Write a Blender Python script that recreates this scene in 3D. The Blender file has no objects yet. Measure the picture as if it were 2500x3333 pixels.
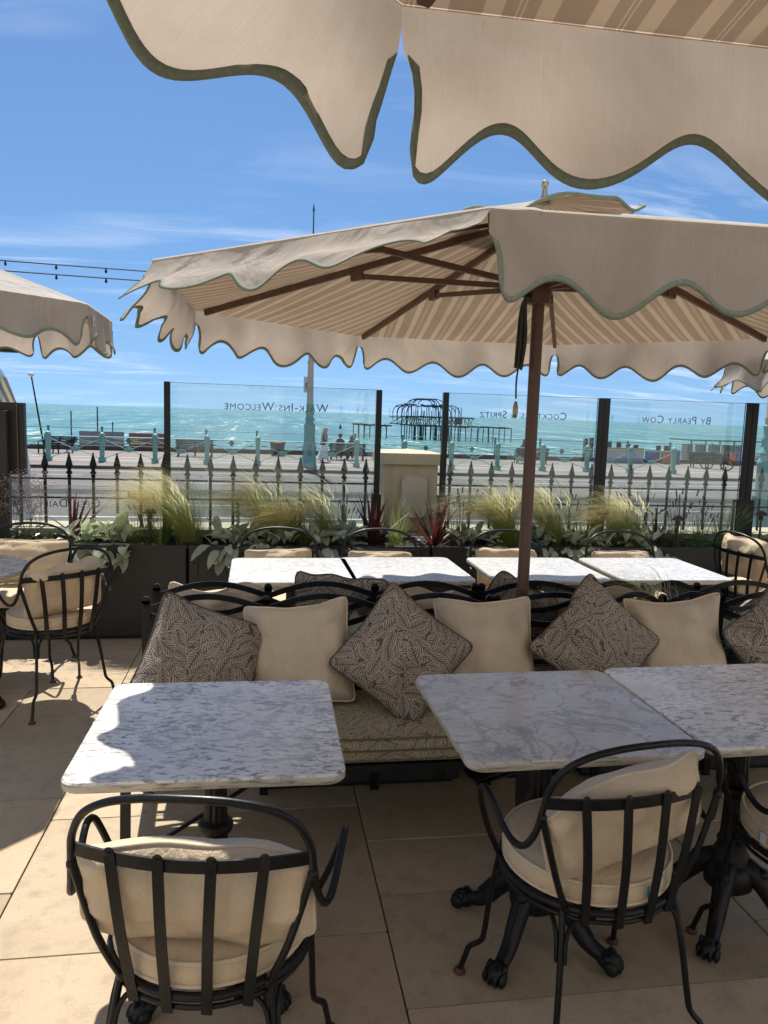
import bpy, bmesh, math, random
from mathutils import Vector, Matrix, Euler, noise

# ------------------------------------------------------------------ camera, sky, sun, exposure
S = bpy.context.scene
COL = S.collection
R_ = math.radians
PI = math.pi
rnd = random.Random(11)

CAM_H, YAW, ROLL, PITCH = 1.6, R_(9.0), R_(1.82), R_(7.25)
cam_d = bpy.data.cameras.new("camera")
cam_d.sensor_fit = 'HORIZONTAL'
cam_d.sensor_width = 36.0
cam_d.lens = 36.02
cam_d.clip_start = 0.02
cam_d.clip_end = 60000
cam = bpy.data.objects.new("camera", cam_d)
COL.objects.link(cam)
F_ = Vector((math.sin(YAW) * math.cos(PITCH), math.cos(YAW) * math.cos(PITCH), -math.sin(PITCH)))
R0 = Vector((math.cos(YAW), -math.sin(YAW), 0))
U0 = R0.cross(F_)
RR = R0 * math.cos(ROLL) + U0 * math.sin(ROLL)
UU = U0 * math.cos(ROLL) - R0 * math.sin(ROLL)
cam.matrix_world = Matrix(((RR.x, UU.x, -F_.x, 0), (RR.y, UU.y, -F_.y, 0), (RR.z, UU.z, -F_.z, CAM_H), (0, 0, 0, 1)))
S.camera = cam

SUN_EL, SUN_AZ = R_(59.0), R_(-4.0)          # azimuth measured from +Y (out to sea) towards +X
sun_d = bpy.data.lights.new("sun", 'SUN')
sun_d.energy = 4.2
sun_d.angle = R_(0.53)
sun_d.color = (1.0, 0.955, 0.88)
sun = bpy.data.objects.new("sun", sun_d)
COL.objects.link(sun)
sdir = Vector((math.sin(SUN_AZ) * math.cos(SUN_EL), math.cos(SUN_AZ) * math.cos(SUN_EL), math.sin(SUN_EL)))
sun.rotation_euler = sdir.to_track_quat('Z', 'Y').to_euler()
sun.location = sdir * 30

W = bpy.data.worlds.new("World")
S.world = W
W.use_nodes = True
wn = W.node_tree
wn.nodes.clear()
def wN(t, **k):
    n = wn.nodes.new(t)
    for a, b in k.items():
        setattr(n, a, b)
    return n
w_out = wN('ShaderNodeOutputWorld')
w_bg = wN('ShaderNodeBackground')
w_bg.inputs['Strength'].default_value = 0.092
sky = wN('ShaderNodeTexSky', sky_type='NISHITA')
sky.sun_disc = False
sky.sun_elevation = SUN_EL
sky.sun_rotation = SUN_AZ
sky.altitude = 5
sky.air_density = 1.0
sky.dust_density = 0.15
sky.ozone_density = 3.0
# thin high cirrus: streaky noise on a plane overhead (direction / height)
w_tc = wN('ShaderNodeTexCoord')
w_sep = wN('ShaderNodeSeparateXYZ')
wn.links.new(w_tc.outputs['Generated'], w_sep.inputs[0])
def wM(op, a, b=None, clamp=False):
    n = wN('ShaderNodeMath', operation=op)
    n.use_clamp = clamp
    for i, v in enumerate((a, b)):
        if v is None: continue
        if isinstance(v, (int, float)): n.inputs[i].default_value = v
        else: wn.links.new(v, n.inputs[i])
    return n.outputs[0]
w_h = wM('MAXIMUM', wM('ADD', w_sep.outputs['Z'], 0.12), 0.02)
w_cx = wM('DIVIDE', w_sep.outputs['X'], w_h)
w_cy = wM('DIVIDE', w_sep.outputs['Y'], w_h)
w_comb = wN('ShaderNodeCombineXYZ')
wn.links.new(w_cx, w_comb.inputs[0]); wn.links.new(w_cy, w_comb.inputs[1])
w_map = wN('ShaderNodeMapping')
w_map.inputs['Rotation'].default_value = (0, 0, R_(-24))
w_map.inputs['Scale'].default_value = (0.75, 2.1, 1)
w_map.inputs['Location'].default_value = (3.1, 1.7, 0)
wn.links.new(w_comb.outputs[0], w_map.inputs[0])
w_n1 = wN('ShaderNodeTexNoise'); w_n1.inputs['Scale'].default_value = 1.3; w_n1.inputs['Detail'].default_value = 9; w_n1.inputs['Roughness'].default_value = 0.62; w_n1.inputs['Distortion'].default_value = 0.9
w_n2 = wN('ShaderNodeTexNoise'); w_n2.inputs['Scale'].default_value = 0.55; w_n2.inputs['Detail'].default_value = 3
wn.links.new(w_map.outputs[0], w_n1.inputs['Vector']); wn.links.new(w_map.outputs[0], w_n2.inputs['Vector'])
w_r1 = wN('ShaderNodeMapRange'); w_r1.inputs['From Min'].default_value = 0.47; w_r1.inputs['From Max'].default_value = 0.86
w_r2 = wN('ShaderNodeMapRange'); w_r2.inputs['From Min'].default_value = 0.42; w_r2.inputs['From Max'].default_value = 0.66
wn.links.new(w_n1.outputs['Fac'], w_r1.inputs['Value']); wn.links.new(w_n2.outputs['Fac'], w_r2.inputs['Value'])
w_f = wM('MULTIPLY', wM('MULTIPLY', w_r1.outputs[0], w_r2.outputs[0]), 0.95, True)
w_mix = wN('ShaderNodeMixRGB')
w_mix.inputs[2].default_value = (8.6, 9.0, 9.6, 1)
# the haze band at the horizon is thin here: look a little higher into the sky model
w_sv = wN('ShaderNodeVectorMath', operation='MULTIPLY_ADD')
w_sv.inputs[1].default_value = (1, 1, 0.92); w_sv.inputs[2].default_value = (0, 0, 0.15)
w_nv = wN('ShaderNodeVectorMath', operation='NORMALIZE')
wn.links.new(w_tc.outputs['Generated'], w_sv.inputs[0]); wn.links.new(w_sv.outputs[0], w_nv.inputs[0]); wn.links.new(w_nv.outputs[0], sky.inputs['Vector'])
w_hs = wN('ShaderNodeHueSaturation'); w_hs.inputs['Hue'].default_value = 0.500; w_hs.inputs['Saturation'].default_value = 1.16; w_hs.inputs['Value'].default_value = 0.88
wn.links.new(sky.outputs[0], w_hs.inputs['Color'])
wn.links.new(w_f, w_mix.inputs[0]); wn.links.new(w_hs.outputs[0], w_mix.inputs[1])
wn.links.new(w_mix.outputs[0], w_bg.inputs['Color'])
wn.links.new(w_bg.outputs[0], w_out.inputs[0])

S.view_settings.view_transform = 'Standard'
S.view_settings.look = 'None'
S.view_settings.exposure = 0.62
S.view_settings.gamma = 1.0
S.view_settings.use_curve_mapping = False
S.render.engine = 'CYCLES'
S.cycles.use_denoising = True
S.cycles.max_bounces = 8
S.cycles.diffuse_bounces = 4
S.cycles.glossy_bounces = 4
S.cycles.transmission_bounces = 8
S.cycles.transparent_max_bounces = 24
S.cycles.sample_clamp_indirect = 6.0
S.cycles.caustics_reflective = False
S.cycles.caustics_refractive = False

# ------------------------------------------------------------------ materials
class NT:
    """small node-tree writer"""
    def __init__(self, name, rough=0.6, metallic=0.0, spec=0.5):
        self.m = bpy.data.materials.new(name)
        self.m.use_nodes = True
        self.t = self.m.node_tree
        self.b = self.t.nodes['Principled BSDF']
        self.out = self.t.nodes['Material Output']
        self.b.inputs['Roughness'].default_value = rough
        self.b.inputs['Metallic'].default_value = metallic
        self.b.inputs['Specular IOR Level'].default_value = spec
    def n(self, t, ins=None, **k):
        nd = self.t.nodes.new(t)
        for a, b in k.items(): setattr(nd, a, b)
        for a, v in (ins or {}).items(): self.put(nd.inputs[a], v)
        return nd
    def put(self, sock, v):
        if isinstance(v, bpy.types.NodeSocket): self.t.links.new(v, sock)
        elif isinstance(v, bpy.types.Node): self.t.links.new(v.outputs[0], sock)
        else: sock.default_value = v
    def math(self, op, a, b=0.0, c=None, clamp=False):
        nd = self.t.nodes.new('ShaderNodeMath'); nd.operation = op; nd.use_clamp = clamp
        self.put(nd.inputs[0], a); self.put(nd.inputs[1], b)
        if c is not None: self.put(nd.inputs[2], c)
        return nd.outputs[0]
    def coord(self, which='Object'):
        return self.n('ShaderNodeTexCoord').outputs[which]
    def mapping(self, v, scale=(1, 1, 1), rot=(0, 0, 0), loc=(0, 0, 0)):
        return self.n('ShaderNodeMapping', {'Vector': v, 'Scale': scale, 'Rotation': rot, 'Location': loc}).outputs[0]
    def noise(self, v, scale, detail=4, rough=0.5, dist=0.0):
        return self.n('ShaderNodeTexNoise', {'Vector': v, 'Scale': scale, 'Detail': detail, 'Roughness': rough, 'Distortion': dist})
    def rng(self, v, a, b, c=0.0, d=1.0, smooth=False):
        nd = self.n('ShaderNodeMapRange', {'Value': v, 'From Min': a, 'From Max': b, 'To Min': c, 'To Max': d})
        if smooth: nd.interpolation_type = 'SMOOTHSTEP'
        return nd.outputs[0]
    def mix(self, f, a, b, mode='MIX'):
        nd = self.t.nodes.new('ShaderNodeMixRGB'); nd.blend_type = mode
        self.put(nd.inputs[0], f); self.put(nd.inputs[1], a); self.put(nd.inputs[2], b)
        return nd.outputs[0]
    def base(self, c): self.put(self.b.inputs['Base Color'], c)
    def bump(self, h, strength=0.3, dist=0.01):
        nd = self.n('ShaderNodeBump', {'Height': h, 'Strength': strength, 'Distance': dist})
        self.t.links.new(nd.outputs[0], self.b.inputs['Normal'])
        return nd
    def rand(self): return self.n('ShaderNodeObjectInfo').outputs['Random']
    def objpos(self):
        """object coordinates shifted by a per-object random, so copies differ"""
        r = self.rand()
        off = self.n('ShaderNodeCombineXYZ', {0: self.math('MULTIPLY', r, 37.0), 1: self.math('MULTIPLY', r, 91.0), 2: self.math('MULTIPLY', r, 53.0)})
        return self.n('ShaderNodeVectorMath', {0: self.coord('Object'), 1: off.outputs[0]}, operation='ADD').outputs[0]
    def translucent(self, col, fac):
        """mix the principled surface with a translucent one (cloth, leaves)"""
        tr = self.n('ShaderNodeBsdfTranslucent', {'Color': col})
        mx = self.n('ShaderNodeMixShader', {0: fac})
        self.t.links.new(self.b.outputs[0], mx.inputs[1]); self.t.links.new(tr.outputs[0], mx.inputs[2])
        self.t.links.new(mx.outputs[0], self.out.inputs[0])

def c4(r, g, b): return (r, g, b, 1.0)
M = {}

def plain(key, col, rough=0.6, metallic=0.0, var=0.12, scale=20.0, spec=0.5, bump=0.0):
    k = NT(key, rough, metallic, spec)
    v = k.objpos()
    nz = k.noise(v, scale, 5, 0.6)
    f = k.rng(nz.outputs['Fac'], 0.3, 0.7, 1 - var, 1 + var)
    hs = k.n('ShaderNodeHueSaturation', {'Color': c4(*col), 'Value': f})
    k.base(hs.outputs[0])
    k.put(k.b.inputs['Roughness'], k.rng(nz.outputs['Fac'], 0.3, 0.7, max(0.02, rough - 0.08), min(1, rough + 0.08)))
    if bump: k.bump(nz.outputs['Fac'], bump, 0.004)
    M[key] = k.m
    return k.m

plain('iron', (0.0045, 0.0045, 0.005), 0.36, 0.0, 0.4, 60, 0.38, 0.08)
def m_iron():
    k = NT('iron', 0.36, 0, 0.38)
    v = k.objpos()
    a = k.noise(v, 60, 5, 0.6); chip = k.noise(v, 34, 6, 0.7)
    f = k.rng(chip.outputs['Fac'], 0.66, 0.70)
    c = k.mix(k.rng(a.outputs['Fac'], 0.3, 0.7), c4(0.0035, 0.0035, 0.004), c4(0.0075, 0.0075, 0.008))
    k.base(k.mix(f, c, c4(0.085, 0.045, 0.028)))
    k.put(k.b.inputs['Roughness'], k.math('ADD', k.rng(a.outputs['Fac'], 0.3, 0.7, 0.28, 0.46), k.math('MULTIPLY', f, 0.35), None, True))
    k.bump(k.math('SUBTRACT', a.outputs['Fac'], k.math('MULTIPLY', f, 0.6)), 0.12, 0.003)
    M['iron'] = k.m
plain('iron_dark', (0.006, 0.006, 0.0065), 0.5, 0.0, 0.3, 40, 0.4, 0.15)
plain('rust_foot', (0.10, 0.045, 0.025), 0.75, 0, 0.4, 60)
plain('teak', (0.125, 0.066, 0.046), 0.45, 0, 0.22, 30)
plain('brass', (0.42, 0.36, 0.24), 0.35, 0.6, 0.2, 60)
plain('cord', (0.045, 0.05, 0.04), 0.8, 0, 0.3, 300)
plain('soil', (0.035, 0.026, 0.018), 0.95, 0, 0.5, 60, 0.2, 0.6)
plain('teal_paint', (0.185, 0.40, 0.355), 0.5, 0, 0.14, 6)
plain('teal_dark', (0.07, 0.20, 0.19), 0.5, 0, 0.14, 6)
plain('cream_paint', (0.55, 0.49, 0.36), 0.5, 0, 0.1, 6)
plain('bench_wood', (0.018, 0.016, 0.015), 0.6, 0, 0.3, 12)
plain('pier_iron', (0.052, 0.046, 0.044), 0.8, 0, 0.4, 0.8)  # dark iron with distance haze mixed into the colour
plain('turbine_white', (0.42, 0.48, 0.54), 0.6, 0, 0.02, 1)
plain('kerb_stone', (0.10, 0.085, 0.075), 0.85, 0, 0.25, 3, 0.3)
plain('white_line', (0.62, 0.62, 0.60), 0.7, 0, 0.22, 5)
plain('wood_pile', (0.04, 0.032, 0.028), 0.8, 0, 0.35, 5)
plain('brown_board', (0.045, 0.030, 0.024), 0.55, 0, 0.2, 14)
plain('brown_post', (0.030, 0.024, 0.021), 0.5, 0, 0.2, 14)
plain('stitch', (0.55, 0.50, 0.42), 0.8)
plain('van_white', (0.62, 0.64, 0.68), 0.25, 0, 0.03, 3)
plain('van_red', (0.20, 0.02, 0.06), 0.3, 0, 0.05, 3)
plain('van_yellow', (0.55, 0.60, 0.03), 0.3, 0, 0.05, 3)
plain('van_glass', (0.30, 0.34, 0.40), 0.12, 0, 0.05, 1)  # pale reflection put into the glass colour
plain('rubber', (0.015, 0.015, 0.015), 0.8)
plain('banner_grey', (0.36, 0.33, 0.34), 0.7, 0, 0.08, 2)
plain('banner_red', (0.40, 0.16, 0.13), 0.7, 0, 0.10, 2)
plain('banner_orange', (0.60, 0.17, 0.06), 0.7, 0, 0.10, 2)
plain('banner_blue', (0.10, 0.11, 0.26), 0.7, 0, 0.12, 2)
plain('banner_purple', (0.16, 0.14, 0.30), 0.7, 0, 0.12, 2)
plain('banner_pale', (0.46, 0.45, 0.50), 0.7, 0, 0.08, 2)
plain('banner_yellow', (0.55, 0.35, 0.05), 0.7, 0, 0.08, 2)
plain('louvre', (0.42, 0.40, 0.38), 0.7, 0, 0.1, 2)
plain('tag_white', (0.70, 0.70, 0.68), 0.7)
plain('tag_blue', (0.05, 0.30, 0.45), 0.6)
plain('lettering', (0.05, 0.06, 0.062), 0.6)
plain('hotel_render', (0.82, 0.77, 0.68), 0.85, 0, 0.06, 2)
plain('ink', (0.03, 0.03, 0.03), 0.7)
plain('lantern', (0.075, 0.045, 0.035), 0.5, 0.3, 0.2, 30)
plain('skin', (0.52, 0.33, 0.25), 0.6, 0, 0.05, 8)
plain('hair_blond', (0.46, 0.32, 0.15), 0.6, 0, 0.25, 60)
plain('hair_dark', (0.025, 0.016, 0.012), 0.6, 0, 0.25, 60)
plain('cloth_black', (0.02, 0.02, 0.024), 0.9, 0, 0.2, 20)
plain('cloth_white', (0.74, 0.73, 0.76), 0.9, 0, 0.06, 12)
plain('cloth_navy', (0.03, 0.035, 0.06), 0.9, 0, 0.2, 20)
plain('panel_cream', (0.70, 0.635, 0.50), 0.5, 0, 0.06, 6)
plain('wire_black', (0.02, 0.022, 0.028), 0.7)
plain('reflector', (0.6, 0.6, 0.6), 0.3)

m_iron()
def m_slab():
    k = NT('paving_stone', 0.82, 0, 0.25)
    v = k.objpos()
    big = k.noise(v, 1.6, 5, 0.6, 0.4)
    mid = k.noise(v, 14, 6, 0.62)
    fine = k.noise(v, 160, 3, 0.6)
    col = k.mix(k.rng(big.outputs['Fac'], 0.3, 0.7), c4(0.475, 0.37, 0.245), c4(0.58, 0.465, 0.325))
    col = k.mix(k.rng(mid.outputs['Fac'], 0.50, 0.72, 0, 0.6), col, c4(0.34, 0.265, 0.185))
    spots = k.n('ShaderNodeTexVoronoi', {'Vector': v, 'Scale': 55.0})
    pit = k.rng(spots.outputs['Distance'], 0.05, 0.16, 0.55, 0)
    pitm = k.math('MULTIPLY', pit, k.rng(k.noise(v, 5, 2).outputs['Fac'], 0.45, 0.6))
    col = k.mix(pitm, col, c4(0.17, 0.12, 0.085))
    r = k.rand()
    hs = k.n('ShaderNodeHueSaturation', {'Color': col, 'Value': k.rng(r, 0, 1, 0.78, 1.10)})
    col = k.mix(k.rng(fine.outputs['Fac'], 0.35, 0.65, 0, 0.22), hs.outputs[0], c4(0.24, 0.18, 0.13))
    k.base(col)
    h = k.math('ADD', k.math('MULTIPLY', mid.outputs['Fac'], 0.6), k.math('MULTIPLY', fine.outputs['Fac'], 0.35))
    k.bump(k.math('SUBTRACT', h, k.math('MULTIPLY', pitm, 0.5)), 0.35, 0.006)
    M['slab'] = k.m
m_slab()
plain('grout', (0.075, 0.055, 0.04), 0.95, 0, 0.3, 30, 0.2, 0.4)

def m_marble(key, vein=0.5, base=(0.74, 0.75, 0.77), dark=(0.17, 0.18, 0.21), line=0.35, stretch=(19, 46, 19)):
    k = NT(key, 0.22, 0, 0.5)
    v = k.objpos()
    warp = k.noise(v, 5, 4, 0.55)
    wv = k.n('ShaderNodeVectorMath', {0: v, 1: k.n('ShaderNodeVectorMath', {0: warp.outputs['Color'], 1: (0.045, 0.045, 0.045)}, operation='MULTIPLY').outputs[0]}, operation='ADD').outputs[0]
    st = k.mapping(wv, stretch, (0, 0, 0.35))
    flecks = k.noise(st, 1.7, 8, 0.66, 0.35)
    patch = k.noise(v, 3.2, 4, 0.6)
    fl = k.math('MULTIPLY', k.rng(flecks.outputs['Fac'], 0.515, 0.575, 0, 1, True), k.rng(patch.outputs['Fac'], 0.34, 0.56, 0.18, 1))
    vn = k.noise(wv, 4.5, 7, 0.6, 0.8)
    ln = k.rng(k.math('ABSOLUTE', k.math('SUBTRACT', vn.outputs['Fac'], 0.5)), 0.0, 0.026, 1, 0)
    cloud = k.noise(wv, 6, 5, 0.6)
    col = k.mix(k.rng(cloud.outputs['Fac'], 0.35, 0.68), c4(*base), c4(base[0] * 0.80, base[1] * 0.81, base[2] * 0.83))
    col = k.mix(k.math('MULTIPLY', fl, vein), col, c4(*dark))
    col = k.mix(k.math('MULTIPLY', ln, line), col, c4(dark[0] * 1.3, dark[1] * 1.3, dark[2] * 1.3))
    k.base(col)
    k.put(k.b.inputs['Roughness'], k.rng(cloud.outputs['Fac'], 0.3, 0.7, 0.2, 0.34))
    M[key] = k.m
m_marble('marble_fleck', 0.92, (0.94, 0.87, 0.755), (0.235, 0.23, 0.22), 0.5)
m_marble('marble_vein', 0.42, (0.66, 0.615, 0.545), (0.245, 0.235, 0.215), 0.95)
m_marble('marble_pale', 0.72, (0.74, 0.73, 0.70), (0.25, 0.26, 0.28), 0.3)
def m_edge():
    k = NT('marble_edge', 0.4)
    v = k.objpos()
    n1 = k.noise(k.mapping(v, (6, 6, 40)), 3, 6, 0.65)
    k.base(k.mix(k.rng(n1.outputs['Fac'], 0.48, 0.70), c4(0.58, 0.53, 0.44), c4(0.16, 0.13, 0.10)))
    k.bump(n1.outputs['Fac'], 0.2, 0.003)
    M['marble_edge'] = k.m
m_edge()

def weave(k, v, s=420):
    a = k.n('ShaderNodeTexWave', {'Vector': v, 'Scale': s, 'Distortion': 1.5, 'Detail': 1}, bands_direction='X')
    b = k.n('ShaderNodeTexWave', {'Vector': v, 'Scale': s, 'Distortion': 1.5, 'Detail': 1}, bands_direction='Z')
    return k.math('ADD', a.outputs['Fac'], b.outputs['Fac'])

def m_canvas(key, col, stain, trans, tfac):
    k = NT(key, 0.95, 0, 0.1)
    v = k.coord('Object')
    st = k.noise(v, 2.4, 6, 0.62, 0.6)
    f = k.rng(st.outputs['Fac'], 0.44, 0.72, 0, 0.85)
    slub = k.noise(k.mapping(k.coord('UV'), (260, 6, 1)), 1.0, 3, 0.6)
    spk = k.noise(v, 26, 3, 0.5)
    c = k.mix(f, c4(*col), c4(*stain))
    c = k.mix(k.rng(slub.outputs['Fac'], 0.35, 0.7, 0, 0.16), c, c4(stain[0] * 0.8, stain[1] * 0.8, stain[2] * 0.8))
    c = k.mix(k.rng(spk.outputs['Fac'], 0.70, 0.78, 0, 0.4), c, c4(stain[0] * 0.5, stain[1] * 0.45, stain[2] * 0.4))
    k.base(c)
    fold = k.noise(k.mapping(v, (3, 3, 1.2)), 2.2, 3, 0.5, 0.6)
    k.bump(k.math('ADD', fold.outputs['Fac'], k.math('MULTIPLY', slub.outputs['Fac'], 0.04)), 0.7, 0.06)
    tc = k.mix(0.75, c, c4(*trans), 'MULTIPLY')
    k.translucent(tc, tfac)
    M[key] = k.m
m_canvas('canvas', (0.60, 0.54, 0.465), (0.45, 0.38, 0.30), (1.0, 0.87, 0.77), 0.40)
m_canvas('canvas_white', (0.78, 0.76, 0.71), (0.62, 0.58, 0.50), (1.0, 0.90, 0.80), 0.45)

def m_stripe():
    k = NT('striped_lining', 0.95, 0, 0.1)
    uv = k.n('ShaderNodeSeparateXYZ', {0: k.coord('UV')})
    x = k.math('ADD', uv.outputs['X'], 20.0)
    p = k.math('FRACT', k.math('DIVIDE', x, 0.078))
    light = k.math('LESS_THAN', p, 0.36)
    q = k.math('FRACT', k.math('DIVIDE', x, 0.156))
    pin = k.math('MAXIMUM', k.math('COMPARE', q, 0.315, 0.009), k.math('COMPARE', q, 0.365, 0.009))
    f = k.math('MAXIMUM', light, k.math('MULTIPLY', pin, 1.0))
    v = k.coord('Object')
    st = k.noise(v, 3, 5, 0.6)
    c = k.mix(f, c4(0.42, 0.35, 0.29), c4(0.60, 0.53, 0.455))
    c = k.mix(k.rng(st.outputs['Fac'], 0.45, 0.8, 0, 0.3), c, c4(0.27, 0.19, 0.13))
    k.base(c)
    fold = k.noise(v, 5, 3)
    k.bump(fold.outputs['Fac'], 0.25, 0.03)
    k.translucent(k.mix(0.8, c, c4(1.0, 0.88, 0.76), 'MULTIPLY'), 0.52)
    M['striped_lining'] = k.m
m_stripe()
plain('binding', (0.25, 0.285, 0.215), 0.95, 0, 0.15, 150, 0.1, 0.3)

def m_cushion(key, col, tint):
    k = NT(key, 0.95, 0, 0.1)
    v = k.objpos()
    big = k.noise(v, 6, 4, 0.6)
    wv = k.noise(k.mapping(v, (1, 1, 1)), 420, 2, 0.5)
    c = k.mix(k.rng(big.outputs['Fac'], 0.35, 0.75), c4(*col), c4(*tint))
    c = k.mix(k.rng(wv.outputs['Fac'], 0.35, 0.65, 0, 0.22), c, c4(tint[0] * 0.75, tint[1] * 0.75, tint[2] * 0.75))
    k.base(c)
    wr = k.noise(k.mapping(v, (5, 5, 5)), 1.6, 5, 0.6, 1.6)
    cz = k.noise(k.mapping(v, (26, 7, 9), (0.3, 0.5, 0.2)), 1.0, 3, 0.5, 2.0)
    crease = k.rng(k.math('ABSOLUTE', k.math('SUBTRACT', cz.outputs['Fac'], 0.5)), 0.0, 0.06, 0.0, 0.10)
    k.bump(k.math('ADD', k.math('ADD', wr.outputs['Fac'], crease), k.math('MULTIPLY', wv.outputs['Fac'], 0.04)), 0.36, 0.03)
    k.put(k.b.inputs['Sheen Weight'], 0.15)
    M[key] = k.m
m_cushion('cream_cloth', (0.74, 0.595, 0.41), (0.66, 0.52, 0.35))
m_cushion('beige_cloth', (0.63, 0.53, 0.405), (0.56, 0.465, 0.35))
plain('piping', (0.72, 0.60, 0.44), 0.9, 0, 0.1, 200, 0.1)

def leaf_layer(k, v, scale, veins, w, seed):
    """one field of leaf motifs: every Voronoi cell holds one ribbed leaf at its own angle -> (inside mask, rib lines)"""
    vo = k.n('ShaderNodeTexVoronoi', {'Vector': v, 'Scale': scale, 'Randomness': 0.85}, voronoi_dimensions='2D')
    d = k.n('ShaderNodeVectorMath', {0: v, 1: vo.outputs['Position']}, operation='SUBTRACT').outputs[0]
    d = k.n('ShaderNodeVectorMath', {0: d, 'Scale': scale}, operation='SCALE').outputs[0]
    ang = k.math('ADD', k.math('MULTIPLY', k.n('ShaderNodeSeparateColor', {0: vo.outputs['Color']}).outputs[0], 6.283), seed)
    ro = k.n('ShaderNodeVectorRotate', {'Vector': d, 'Angle': ang}, rotation_type='Z_AXIS').outputs[0]
    s = k.n('ShaderNodeSeparateXYZ', {0: ro})
    u, a = s.outputs['X'], k.math('ABSOLUTE', s.outputs['Y'])
    t = k.math('MULTIPLY', k.math('ADD', u, 0.62), 0.80)                      # 0..1 along the leaf
    half = k.math('MULTIPLY', k.math('MULTIPLY', t, k.math('SUBTRACT', 1.0, t)), w)
    inside = k.rng(k.math('SUBTRACT', half, a), -0.01, 0.02)
    halo = k.rng(k.math('SUBTRACT', half, a), -0.085, -0.055)
    rim = k.rng(k.math('ABSOLUTE', k.math('SUBTRACT', half, a)), 0.022, 0.045, 1, 0)
    ribs = k.math('SINE', k.math('SUBTRACT', k.math('MULTIPLY', u, veins), k.math('MULTIPLY', a, veins * 1.15)))
    ribs = k.rng(ribs, -0.45, 0.05)
    spine = k.rng(a, 0.020, 0.040, 0, 1)
    lines = k.math('MAXIMUM', k.math('MULTIPLY', k.math('MULTIPLY', ribs, inside), spine), k.math('MULTIPLY', rim, halo))
    return halo, lines

def m_botanic(key, ground, thread, warm=None):
    k = NT(key, 0.95, 0, 0.1)
    v = k.coord('UV')
    wob = k.noise(v, 22, 3)
    v = k.n('ShaderNodeVectorMath', {0: v, 1: k.n('ShaderNodeVectorMath', {0: wob.outputs['Color'], 'Scale': 0.018}, operation='SCALE').outputs[0]}, operation='ADD').outputs[0]
    i1, l1 = leaf_layer(k, v, 13.0, 40.0, 1.3, 0.3)
    i2, l2 = leaf_layer(k, k.mapping(v, (1, 1, 1), (0, 0, 0), (0.37, 0.61, 0)), 18.0, 30.0, 1.7, 1.9)
    i3, l3 = leaf_layer(k, k.mapping(v, (1, 1, 1), (0, 0, 0), (0.77, 0.21, 0)), 32.0, 20.0, 1.7, 2.6)
    base = l3
    base = k.mix(i2, base, l2)
    base = k.mix(i1, base, l1)
    dots = k.n('ShaderNodeTexVoronoi', {'Vector': v, 'Scale': 70.0}, voronoi_dimensions='2D')
    dm = k.math('MULTIPLY', k.rng(dots.outputs['Distance'], 0.18, 0.30, 1, 0), k.rng(k.noise(v, 9, 1).outputs['Fac'], 0.56, 0.60))
    f = k.math('MAXIMUM', base, dm)
    fz = k.noise(v, 260, 2)
    f = k.math('MULTIPLY', f, k.rng(fz.outputs['Fac'], 0.3, 0.6, 0.62, 1.0))
    gcol = c4(*ground)
    tcol = c4(*thread)
    if warm:
        hz = k.noise(v, 5.0, 2)
        gcol = k.mix(k.rng(hz.outputs['Fac'], 0.42, 0.62), c4(*ground), c4(*warm))
    k.base(k.mix(f, gcol, tcol))
    k.bump(k.math('ADD', f, k.math('MULTIPLY', fz.outputs['Fac'], 0.3)), 0.35, 0.003)
    M[key] = k.m
m_botanic('botanic_brown', (0.115, 0.096, 0.083), (0.45, 0.39, 0.325))
m_botanic('botanic_gold', (0.17, 0.16, 0.115), (0.56, 0.49, 0.37), (0.30, 0.22, 0.10))

def m_leafy(key, c0, c1, trans, tf=0.3, rough=0.6, scale=9.0, rv=0.25):
    k = NT(key, rough, 0, 0.3)
    v = k.objpos()
    nz = k.noise(v, scale, 3)
    c = k.mix(k.rng(nz.outputs['Fac'], 0.3, 0.7), c4(*c0), c4(*c1))
    hs = k.n('ShaderNodeHueSaturation', {'Color': c, 'Value': k.rng(k.rand(), 0, 1, 1 - rv, 1 + rv)})
    k.base(hs.outputs[0])
    k.translucent(c4(*trans), tf)
    M[key] = k.m
m_leafy('lamb_ear', (0.46, 0.50, 0.41), (0.60, 0.63, 0.54), (0.55, 0.66, 0.36), 0.38, 0.9, 30)
m_leafy('cordyline', (0.055, 0.02, 0.022), (0.095, 0.032, 0.03), (0.17, 0.035, 0.03), 0.24, 0.4, 12)
m_leafy('feather_green', (0.20, 0.235, 0.075), (0.34, 0.35, 0.13), (0.60, 0.64, 0.22), 0.5, 0.6, 30)
m_leafy('feather_plume', (0.66, 0.60, 0.32), (0.80, 0.73, 0.44), (0.95, 0.90, 0.52), 0.55, 0.7, 20)
m_leafy('sedge', (0.09, 0.135, 0.04), (0.17, 0.21, 0.075), (0.34, 0.46, 0.12), 0.42, 0.5, 30)
m_leafy('herb', (0.09, 0.16, 0.035), (0.17, 0.25, 0.06), (0.36, 0.52, 0.10), 0.42, 0.5, 20)
m_leafy('dark_leaf', (0.025, 0.05, 0.016), (0.05, 0.085, 0.03), (0.12, 0.2, 0.04), 0.25, 0.3, 20)
m_leafy('lavender_stem', (0.12, 0.14, 0.085), (0.19, 0.20, 0.13), (0.24, 0.28, 0.12), 0.25, 0.7, 20)
m_leafy('lavender_flower', (0.085, 0.07, 0.085), (0.15, 0.12, 0.16), (0.2, 0.15, 0.3), 0.2, 0.8, 60)
m_leafy('dry_twig', (0.17, 0.115, 0.085), (0.27, 0.19, 0.15), (0.3, 0.2, 0.15), 0.15, 0.8, 20)
m_leafy('dry_flower', (0.40, 0.31, 0.29), (0.56, 0.47, 0.45), (0.6, 0.5, 0.45), 0.35, 0.8, 40)

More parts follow.
